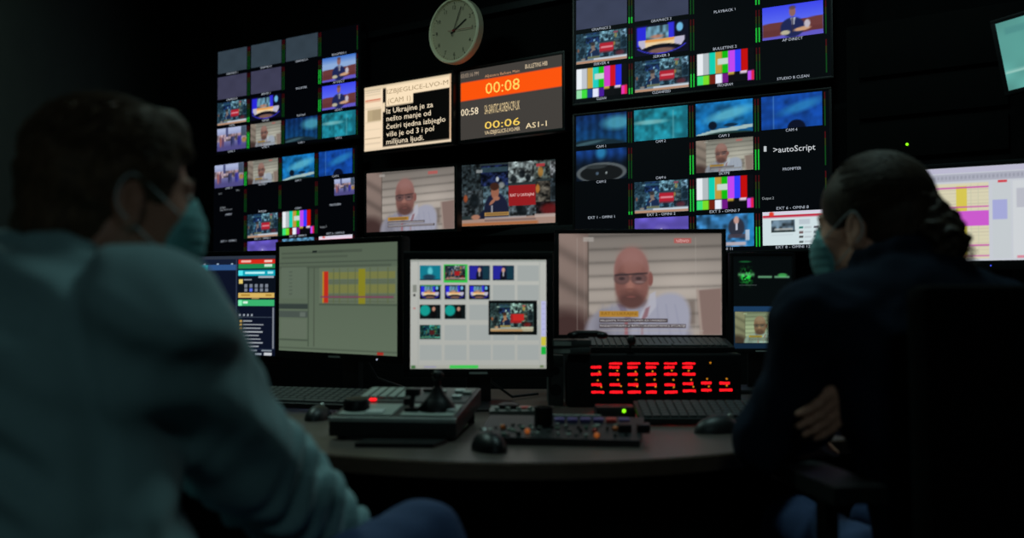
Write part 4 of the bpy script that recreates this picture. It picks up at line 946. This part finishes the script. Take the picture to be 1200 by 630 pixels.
def sculpt_head(S, H, A, k=1.0, neck_to=None):
    e = lambda c, r, kk=.02, sub=False: S.ell(H(c), r, A, kk, sub)
    e((0, -.012, .034), (.074, .094, .090)); e((0, .038, -.035), (.060, .060, .078), .03); e((0, .06, -.095), (.034, .032, .028), .03)
    for sx in (-1, 1):
        S.cap(H((sx * .052, -.005, -.055)), H((sx * .02, .07, -.10)), .018, .016, .03)
        e((sx * .034, .064, -.028), (.018, .018, .018), .03)
        e((sx * .030, .092, .010), (.015, .011, .008), .010, True); e((sx * .030, .077, .008), (.0120, .0120, .0110), .004)
        e((sx * .026, .080, .025), (.019, .010, .006), .014)
        e((sx * .078, -.008, -.012), (.009, .020, .032), .008); e((sx * .087, -.004, -.006), (.006, .011, .018), .004, True); e((sx * .080, -.004, -.038), (.007, .010, .010), .006)
        e((sx * .011, .096, -.030), (.008, .010, .007), .006)
    S.cap(H((0, .089, .012)), H((0, .101, -.024)), .007, .010, .014)
    e((0, .096, -.056), (.024, .010, .006), .008); e((0, .094, -.066), (.021, .010, .007), .006); e((0, .108, -.061), (.02, .008, .0012), .004, True)
    if neck_to is not None: S.cap(H((0, -.03, -.06)), neck_to, .052, .060, .04)
def sculpt_hand(S, wrist, d, nrm, curl=.5, side=1, sc=1.0, thumb=.6):
    w0 = np.array(wrist, float); d = np.array(d, float); d /= np.linalg.norm(d); nrm = np.array(nrm, float); nrm -= (nrm @ d) * d; nrm /= np.linalg.norm(nrm); x = np.cross(d, nrm) * side
    g = lambda a, b, c_: w0 + (d * a + x * b + nrm * c_) * sc
    for q in (-.026, -.009, .009, .026): S.cap(g(.012, q * .6, 0), g(.078, q, 0), .014 * sc, .0115 * sc, .012)
    for i, (q, L) in enumerate(((.028, .072), (.0095, .080), (-.0095, .074), (-.027, .058))):
        p = np.array([.082, q, .0]); a = curl * .6 + .06 * i
        for j, (f, r_) in enumerate(((.45, .0095), (.31, .0088), (.24, .0078))):
            p2 = p + np.array([math.cos(a) * L * f, q * .05, -math.sin(a) * L * f]); S.cap(g(*p), g(*p2), r_ * sc, r_ * .9 * sc, .005); p = p2; a += curl
    p = g(.022, .026, -.004); p1 = g(.052, .052, -.014 - .01 * thumb); p2 = g(.078, .060, -.02 - .02 * thumb); p3 = g(.096, .060 - .01 * thumb, -.026 - .03 * thumb)
    S.cap(p, p1, .015 * sc, .012 * sc, .012); S.cap(p1, p2, .0115 * sc, .0100 * sc, .006); S.cap(p2, p3, .0100 * sc, .0082 * sc, .005)

def person(label, spec):
    root = thing('person', label, 'person', spec['root'])
    J = spec['J']; H, A = head_frame(J['head'], spec['ang'], spec['pitch'], spec.get('tilt', 0)); sc = spec.get('girth', 1)
    lo, hi = spec['lo'], spec['hi']
    def torso(S, g=0, k=.05):
        ch, pe, up = np.array(J['chest']), np.array(J['pelvis']), np.array(J['c7']); Bx = np.array(J['side']); By = np.array(J['fwd'])
        Mt = np.stack([Bx, By, np.cross(Bx, By)], 1)
        g2 = g * spec.get('loose', 1.6); be = spec.get('belly', 1)
        S.ell(ch, (.165 * sc + g2, .115 * sc + g2, .20 + g), Mt, k); S.ell((ch + pe) / 2 + By * .01, (.145 * sc * be + g2, .11 * sc * be + g2, .18 + g), Mt, k); S.ell(pe, (.17 * sc + g2, .13 * sc + g2, .13 + g), Mt, k)
        for sd in ('r', 'l'):
            sh = np.array(J['sh_' + sd]); S.cap(up - np.array([0, 0, .035]), sh, .052 * sc + g2, .056 * sc + g2, k)
            S.cap(ch + np.array([0, 0, .06]), sh, .08 * sc + g, .05 * sc + g, k)
    def arm(S, sd, g=0, end=1.0, k=.03):
        sh, el, wr = (np.array(J[q + sd]) for q in ('sh_', 'el_', 'wr_'))
        S.cap(sh, el, .052 * sc + g, .040 * sc + g, k); S.cap(el, el + (wr - el) * end, .041 * sc + g, .028 + g, .02)
    def leg(S, sd, g=0, k=.04, end=1.0):
        hp, kn, an = (np.array(J[q + sd]) for q in ('hp_', 'kn_', 'an_'))
        S.cap(hp, kn, .080 * sc + g, .056 + g, k); S.cap(kn, kn + (an - kn) * end, .055 + g, .038 + g, .03)
    S = Sculpt(lo, hi, .0055); sculpt_head(S, H, A, neck_to=np.array(J['c7']) + np.array(J['fwd']) * .02); torso(S, -.012)
    for sd in ('r', 'l'):
        arm(S, sd); leg(S, sd); h_ = spec['hand_' + sd]; sculpt_hand(S, J['wr_' + sd], h_[0], h_[1], h_[2], 1 if sd == 'r' else -1, thumb=h_[3] if len(h_) > 3 else .6)
        an = np.array(J['an_' + sd]); tf = np.array(spec['toe']); S.cap(an, an + tf * .13 + np.array([0, 0, -.045]), .036, .03, .02)
    S.mesh('body', spec['skin'], root)
    # upper garment
    S = Sculpt(lo, hi, .006); torso(S, .012)
    for sd in ('r', 'l'): arm(S, sd, spec['sleeve'], spec.get('cuff', .86))
    c7 = np.array(J['c7']); By = np.array(J['fwd']); Bx = np.array(J['side'])
    for i in range(14):                # collar ring
        a0, a1 = 2 * math.pi * i / 14, 2 * math.pi * (i + 1) / 14
        f = lambda a: c7 + By * (.03 + .068 * math.cos(a)) + Bx * .068 * math.sin(a) + np.array([0, 0, .018 - .030 * math.cos(a)])
        S.cap(f(a0), f(a1), .013, .013, .016)
    S.warp(spec['folds']); top = S.mesh(spec['top'], spec['topmat'], root)
    S = Sculpt(lo, hi, .008); pe = np.array(J['pelvis']); S.ell(pe - np.array([0, 0, .02]), (.18 * sc, .145 * sc, .12), np.stack([Bx, By, np.cross(Bx, By)], 1), .04)
    for sd in ('r', 'l'): leg(S, sd, .012, end=.96)
    S.warp(lambda x, y, z: .003 * wob(x, y, z, 45, 2)); S.mesh('trousers', 'jeans', root)
    S = Sculpt(lo, hi, .008)
    for sd in ('r', 'l'):
        an = np.array(J['an_' + sd]); tf = np.array(spec['toe']); S.cap(an + np.array([0, 0, -.02]), an + tf * .15 + np.array([0, 0, -.05]), .045, .038, .02)
    S.mesh('shoes', 'shoe', root)
    # mask
    hl = np.array(J['head']); S = Sculpt(hl - .2, hl + .2, .004)
    sculpt_head(S, H, A); S.ell(H((0, .070, -.048)), (.040, .044, .048), A, .03); S.F -= .0055
    S.inter(H((0, .105, -.056)), (.085, .075, .068), A)
    S.warp(lambda x, y, z: .0007 * np.sin(z * 420)); mk = S.mesh('face_mask', 'mask', root)
    for sx in (-1, 1):
        b = MB().use('strap')
        cp_ = [np.array(H(p)) for p in ((sx * .058, .066, -.018), (sx * .074, .036, -.002), (sx * .083, .006, .016), (sx * .088, -.012, .020), (sx * .091, -.026, .002), (sx * .088, -.024, -.022), (sx * .084, -.004, -.040), (sx * .074, .020, -.054), (sx * .060, .050, -.072))]
        q_ = [cp_[0]] + cp_ + [cp_[-1]]; sm = []
        for i in range(1, len(q_) - 2):
            for t_ in np.linspace(0, 1, 6)[:5]:
                p0, p1, p2, p3 = q_[i - 1:i + 3]; sm.append(.5 * (2 * p1 + (p2 - p0) * t_ + (2 * p0 - 5 * p1 + 4 * p2 - p3) * t_ ** 2 + (3 * p1 - p0 - 3 * p2 + p3) * t_ ** 3))
        b.tube(sm, .0012, 6); b.done('ear_loop', None, mk)
    for sx in (-1, 1):
        TE = Matrix.LocRotScale(Vector(H((sx * .030, .0795, .008))) - Vector(root.location), Matrix(A.tolist()).to_quaternion(), Vector((1.15, 1, .62)))
        MB().use('eye_white').sph((0, 0, 0), .0110, TE).use('iris').cyl((0, .0090, 0), (0, .0112, 0), .0062, n=20, T=TE).done('eye', None, root)
        b = MB().use(spec['brow']); b.tube([Vector(H((sx * x, y, z))) - Vector(root.location) for x, y, z in ((.012, .0895, .028), (.024, .0895, .032), (.036, .082, .031), (.044, .073, .026))], [.003, .0036, .003, .0015], 8).done('eyebrow', None, root)
    return root, H, A

# ---- the man on the left
f65 = np.array((math.cos(R(66)), math.sin(R(66)), 0)); r65 = np.array((f65[1], -f65[0], 0))
def folds_m(x, y, z):
    d = .0016 * wob(x, y, z, 22, 1) + .0012 * wob(x, y, z, 60, 3)
    arm = np.clip((x + .50) / .06, 0, 1)
    d += (1 - arm) * np.clip((1.02 - z) / .12, 0, 1) * .009 * np.sin(z * 95 + x * 40 + 2.2 * np.sin(x * 11 + y * 6)) * (.6 + .4 * np.sin(x * 19))
    d += (1 - arm) * np.clip((z - .98) / .1, 0, 1) * .006 * np.sin((z * .8 + x * .6) * 80 + 2 * np.sin(y * 16))
    q = np.clip((y - 1.36) / .08, 0, 1) * np.clip((.92 - z) / .08, 0, 1) * (x > -.5)       # bunched sleeve below the elbow
    d += q * .009 * (np.sin((x * .5 + y * .8 - z * .8) * 110 + 2.6 * np.sin(x * 38 + z * 22)) + .5 * wob(x, y, z, 50, 2)) + arm * (1 - q) * .006 * np.sin((z + .6 * x) * 62 + 2 * np.sin(y * 14))
    s_ = np.exp(-((x + .50 - .22 * (1.12 - z)) / .016) ** 2) * (z < 1.12) * (z > .80); d += .010 * s_       # armhole crease
    s2 = np.exp(-((z - 1.03 + .10 * (x + .6)) / .010) ** 2) * (x < -.52) * (y < 1.3); d += .005 * s2     # yoke seam
    return d
Jm = dict(head=(-.522, 1.35, 1.190), c7=(-.590, 1.265, 1.078), chest=(-.600, 1.235, .885), pelvis=(-.56, 1.18, .56), side=r65, fwd=f65,
    sh_r=(-.432, 1.215, 1.028), el_r=(-.378, 1.41, .848), wr_r=(-.275, 1.60, .68), sh_l=(-.735, 1.37, .93), el_l=(-.64, 1.62, .86), wr_l=(-.508, 1.60, .955),
    hp_r=(-.50, 1.17, .55), kn_r=(-.143, 1.60, .667), an_r=(-.30, 1.78, .30), hp_l=(-.68, 1.25, .53), kn_l=(-.50, 1.66, .53), an_l=(-.46, 1.62, .10))
man, Hm, Am = person('man in light blue shirt and face mask seated at left, seen from behind', dict(root=(-.60, 1.2, 0), J=Jm, ang=R(38), pitch=R(-6), girth=1.12,
    lo=(-.95, .92, .0), hi=(.05, 2.02, 1.40), skin='skin', brow='hair_m', hand_r=((.35, .8, -.3), (.5, -.2, .8), .35), hand_l=((.12, -.15, .95), (-.3, .8, .2), .9), toe=f65,
    sleeve=.033, belly=1.25, loose=1.5, cuff=.93, folds=folds_m, top='shirt', topmat='shirt'))
hl = np.array(Jm['head']); S = Sculpt(hl - .2, hl + .22, .004)
S.ell(Hm((0, -.014, .034)), (.087, .110, .092), Am, .02); S.ell(Hm((0, -.055, -.03)), (.074, .068, .085), Am, .03); S.ell(Hm((.0, .045, .085)), (.055, .036, .024), Am, .04)
S.ell(Hm((0, .125, -.02)), (.085, .085, .105), Am, .03, True)
for sx in (-1, 1): S.ell(Hm((sx * .095, .015, -.045)), (.035, .05, .062), Am, .01, True)
S.warp(lambda x, y, z: .0035 * wob(x, y, z, 55, 4) + .002 * wob(x, y, z, 130, 1))
hm = S.mesh('hair', 'hair_m', man)
def locks(parent, H, n, test, out, L0, L1, rad, m_, seed, curl=.0):
    rs = np.random.default_rng(seed); b = MB().use(m_)
    for i in range(n):
        while True:
            v = rs.normal(size=3); v /= np.linalg.norm(v)
            if test(v): break
        p = v * np.array((.085, .108, .090)) + np.array((0, -.014, .034)); t = np.cross(v, (1, 0, 0)); t = t / np.linalg.norm(t); t = t if t[1] > -.2 else -t
        L = rs.uniform(L0, L1); pts_ = []; ph = rs.uniform(0, 6)
        for q in np.linspace(0, 1, 6):
            pts_.append(H(p + t * L * q + v * (out * math.sin(q * 2.2)) + curl * np.array((math.sin(ph + q * 9), math.cos(ph + q * 9), 0)) * q))
        b.tube(pts_, [rad, rad, rad * .9, rad * .7, rad * .5, rad * .2], 4)
    o = b.done('hair_locks', None, parent); pr = parent.parent; o.location = (0, 0, 0); return o
locks(hm, Hm, 1100, lambda v: v[2] > -.05 and not (v[1] > .35 and v[2] < .62), .005, .02, .038, .0014, 'hair_m', 5, .0015)
# shirt button on the rolled sleeve tab
o = MB().use('button').cyl((0, 0, -.003), (0, 0, .003), .006).done('button', None, man, True); bp_ = P(293, 490, 1.31); o.location = bp_ - man.location; o.rotation_euler = (R(70), 0, R(-10))

# ---- the woman on the right
fw = np.array((math.cos(R(98)), math.sin(R(98)), 0)); rw = np.array((fw[1], -fw[0], 0))
def folds_w(x, y, z): return .004 * wob(x, y, z, 28, 5) + .002 * wob(x, y, z, 70, 2)
Jw = dict(head=(.668, 1.90, 1.188), c7=(.695, 1.825, 1.100), chest=(.735, 1.80, .92), pelvis=(.79, 1.73, .56), side=rw, fwd=fw,
    sh_r=(.865, 1.84, 1.01), el_r=(.84, 2.01, .80), wr_r=(.614, 1.835, .908), sh_l=(.535, 1.80, 1.01), el_l=(.452, 1.86, .795), wr_l=(.60, 2.03, .80),
    hp_r=(.88, 1.78, .53), kn_r=(.80, 2.20, .57), an_r=(.80, 2.22, .11), hp_l=(.70, 1.78, .53), kn_l=(.60, 2.18, .56), an_l=(.58, 2.14, .11))
wom, Hw, Aw = person('woman in dark navy jacket with tied back hair seated at right', dict(root=(.78, 1.76, 0), J=Jw, ang=R(134), pitch=R(-6), girth=.95,
    lo=(.30, 1.50, .0), hi=(1.08, 2.48, 1.40), skin='skin_f', brow='hair_f', hand_r=((-.62, -.58, -.52), (.62, -.75, .1), .26, .3), hand_l=((.7, .3, -.1), (0, .2, 1), .5), toe=fw,
    sleeve=.012, cuff=.95, folds=folds_w, top='jacket', topmat='jacket'))
hl = np.array(Jw['head']); S = Sculpt(hl - .22, hl + .22, .004)
S.ell(Hw((0, -.016, .036)), (.084, .106, .098), Aw, .02); S.ell(Hw((0, -.06, -.025)), (.066, .06, .075), Aw, .03)
S.ell(Hw((0, .138, -.05)), (.085, .085, .105), Aw, .01, True)
for sx in (-1, 1): S.ell(Hw((sx * .098, .02, -.05)), (.045, .045, .062), Aw, .01, True)
S.warp(lambda x, y, z: .0004 * np.sin(620 * (z - 1.2) + 200 * (x - .6) + 5 * wob(x, y, z, 14, 2)) + .0012 * wob(x, y, z, 60, 4))
hw = S.mesh('hair', 'hair_f', wom)
b = MB().use('hair_f'); rs_ = np.random.default_rng(8); tail_ = np.array((0, -.108, .028))
for i in range(420):
    a = rs_.uniform(-1.9, 1.9); st = rs_.uniform(-.05, .35)
    p0 = np.array((math.sin(a) * .9, .62 - abs(a) * .30 - st, math.cos(a) * .95 if abs(a) < 1.5 else -.05 - (abs(a) - 1.5))); pe_ = np.array((rs_.uniform(-.1, .1), -1, rs_.uniform(-.05, .15))); pts_ = []
    for q in np.linspace(0, 1, 9):
        v = p0 * (1 - q) + pe_ * q; v /= np.linalg.norm(v); v = v + np.array((0, 0, .0))
        pts_.append(Hw(v * (np.array((.0848, .107, .099)) + rs_.uniform(.0, .0012)) + np.array((0, -.016, .036))))
    b.tube(pts_, [.0004] + [.0013] * 7 + [.0006], 4)
b.done('hair_strands', None, hw)
c0 = np.array(P(1107, 298, 1.80)); S = Sculpt(c0 - .14, c0 + .14, .0045)
S.cap(Hw((0, -.105, .03)), c0 + np.array((-.008, 0, .035)), .026, .032, .02); S.cap(c0 + np.array((-.004, 0, .03)), c0 + np.array((0, -.01, -.05)), .037, .03, .03)
S.warp(lambda x, y, z: .006 * wob(x, y, z, 90, 1) + .004 * wob(x, y, z, 190, 2)); pt = S.mesh('ponytail', 'hair_f', wom)
b = MB().use('hair_f'); rs_ = np.random.default_rng(4)
for i in range(240):
    v = rs_.normal(size=3); v /= np.linalg.norm(v); p = c0 + v * np.array((.036, .034, .06)) + np.array((0, 0, -.01)); ph = rs_.uniform(0, 6); pts_ = []
    for q in np.linspace(0, 1, 8): pts_.append(p + v * .012 * math.sin(q * 3) + np.array((math.sin(ph + q * 7), math.cos(ph + q * 7), -3 * q)) * .009)
    b.tube(pts_, [.0012, .0012, .0012, .001, .001, .0008, .0006, .0003], 4)
b.done('ponytail_curls', None, pt)
for ob, pr in ((pt, None),): pass
wv = np.array(Jw['wr_r']); dv = wv - np.array(Jw['el_r']); dv /= np.linalg.norm(dv)
wt = MB().use('metal_dark').lathe([(.034, -.009), (.037, -.006), (.037, .006), (.034, .009)], 28); o = wt.done('wristwatch', None, wom)
o.rotation_euler = Vector((0, 0, 1)).rotation_difference(Vector(dv)).to_euler(); o.location = Vector(wv - dv * .012) - wom.location
for root_ in (man, wom):            # straps, locks and curls were modelled at their place in the room
    for ch in root_.children:
        for g in ch.children: g.location = (0, 0, 0)

# ------------------------------------------------------------------ office chairs
def office_chair(label, loc, yaw, back_lo, back_hi, arms=True, bw=.24, tilt=-6, armz=.70):
    t = thing('office_chair', label, 'chair', loc, (0, 0, R(yaw)))
    MB().use('chair_fabric').box((-.24, -.24, .37), (.24, .24, .435), .03, seg=4).done('seat', None, t)
    X = Matrix.Translation((0, -.27, .5)) @ Matrix.Rotation(R(-tilt), 4, 'X') @ Matrix.Translation((0, 0, -.5))
    b = MB().use('chair_fabric').box((-bw, -.03, back_lo), (bw, .03, back_hi), .028, X, 4); b.done('backrest', None, t)
    MB().use('black_plastic').box((-.035, -.06, .38), (.035, -.035, back_lo + .15), .006, X).box((-.035, -.06, .37), (.035, .1, .395), .006, Matrix.Translation((0, -.25, 0))).done('back_bracket', None, t)
    if arms:
        for sx in (-1, 1):
            a = MB().use('black_plastic').box((sx * .275 - .012, -.06, .38), (sx * .275 + .012, -.02, armz - .025), .005).box((min(sx * .2, sx * .287), -.06, .375), (max(sx * .2, sx * .287), -.02, .40), .004).done('armrest', None, t)
            MB().use('black_plastic').prism([(sx * .275 - .045, -.16), (sx * .275 + .045, -.16), (sx * .275 + .045, .08), (sx * .275 + .02, .13), (sx * .275 - .035, .13), (sx * .275 - .045, .08)], armz - .028, armz).done('arm_pad', None, a)
    MB().use('metal_dark').cyl((0, 0, .1), (0, 0, .40), .028, .022).done('gas_column', None, t)
    b = MB().use('black_plastic').cyl((0, 0, .07), (0, 0, .13), .045)
    for i in range(5):
        a = 2 * math.pi * i / 5 + .3; b.tube([(0, 0, .11), (.15 * math.cos(a), .15 * math.sin(a), .10), (.28 * math.cos(a), .28 * math.sin(a), .075)], [.025, .022, .016], 8)
    b.done('base', None, t)
    for i in range(5):
        a = 2 * math.pi * i / 5 + .3; c = Vector((.28 * math.cos(a), .28 * math.sin(a), .030)); q = Vector((-math.sin(a), math.cos(a), 0)) * .022
        MB().use('black_plastic').cyl(c - q, c + q, .03).cyl(c, c + Vector((0, 0, .05)), .01).done('caster', None, t)
    return t
office_chair('black high backed office chair holding the woman', (.80, 1.82, 0), 8, .50, 1.075, True, .235, 2, .757)
office_chair('black low backed office chair under the man', (-.61, 1.24, 0), -24, .50, .64, False, .18)
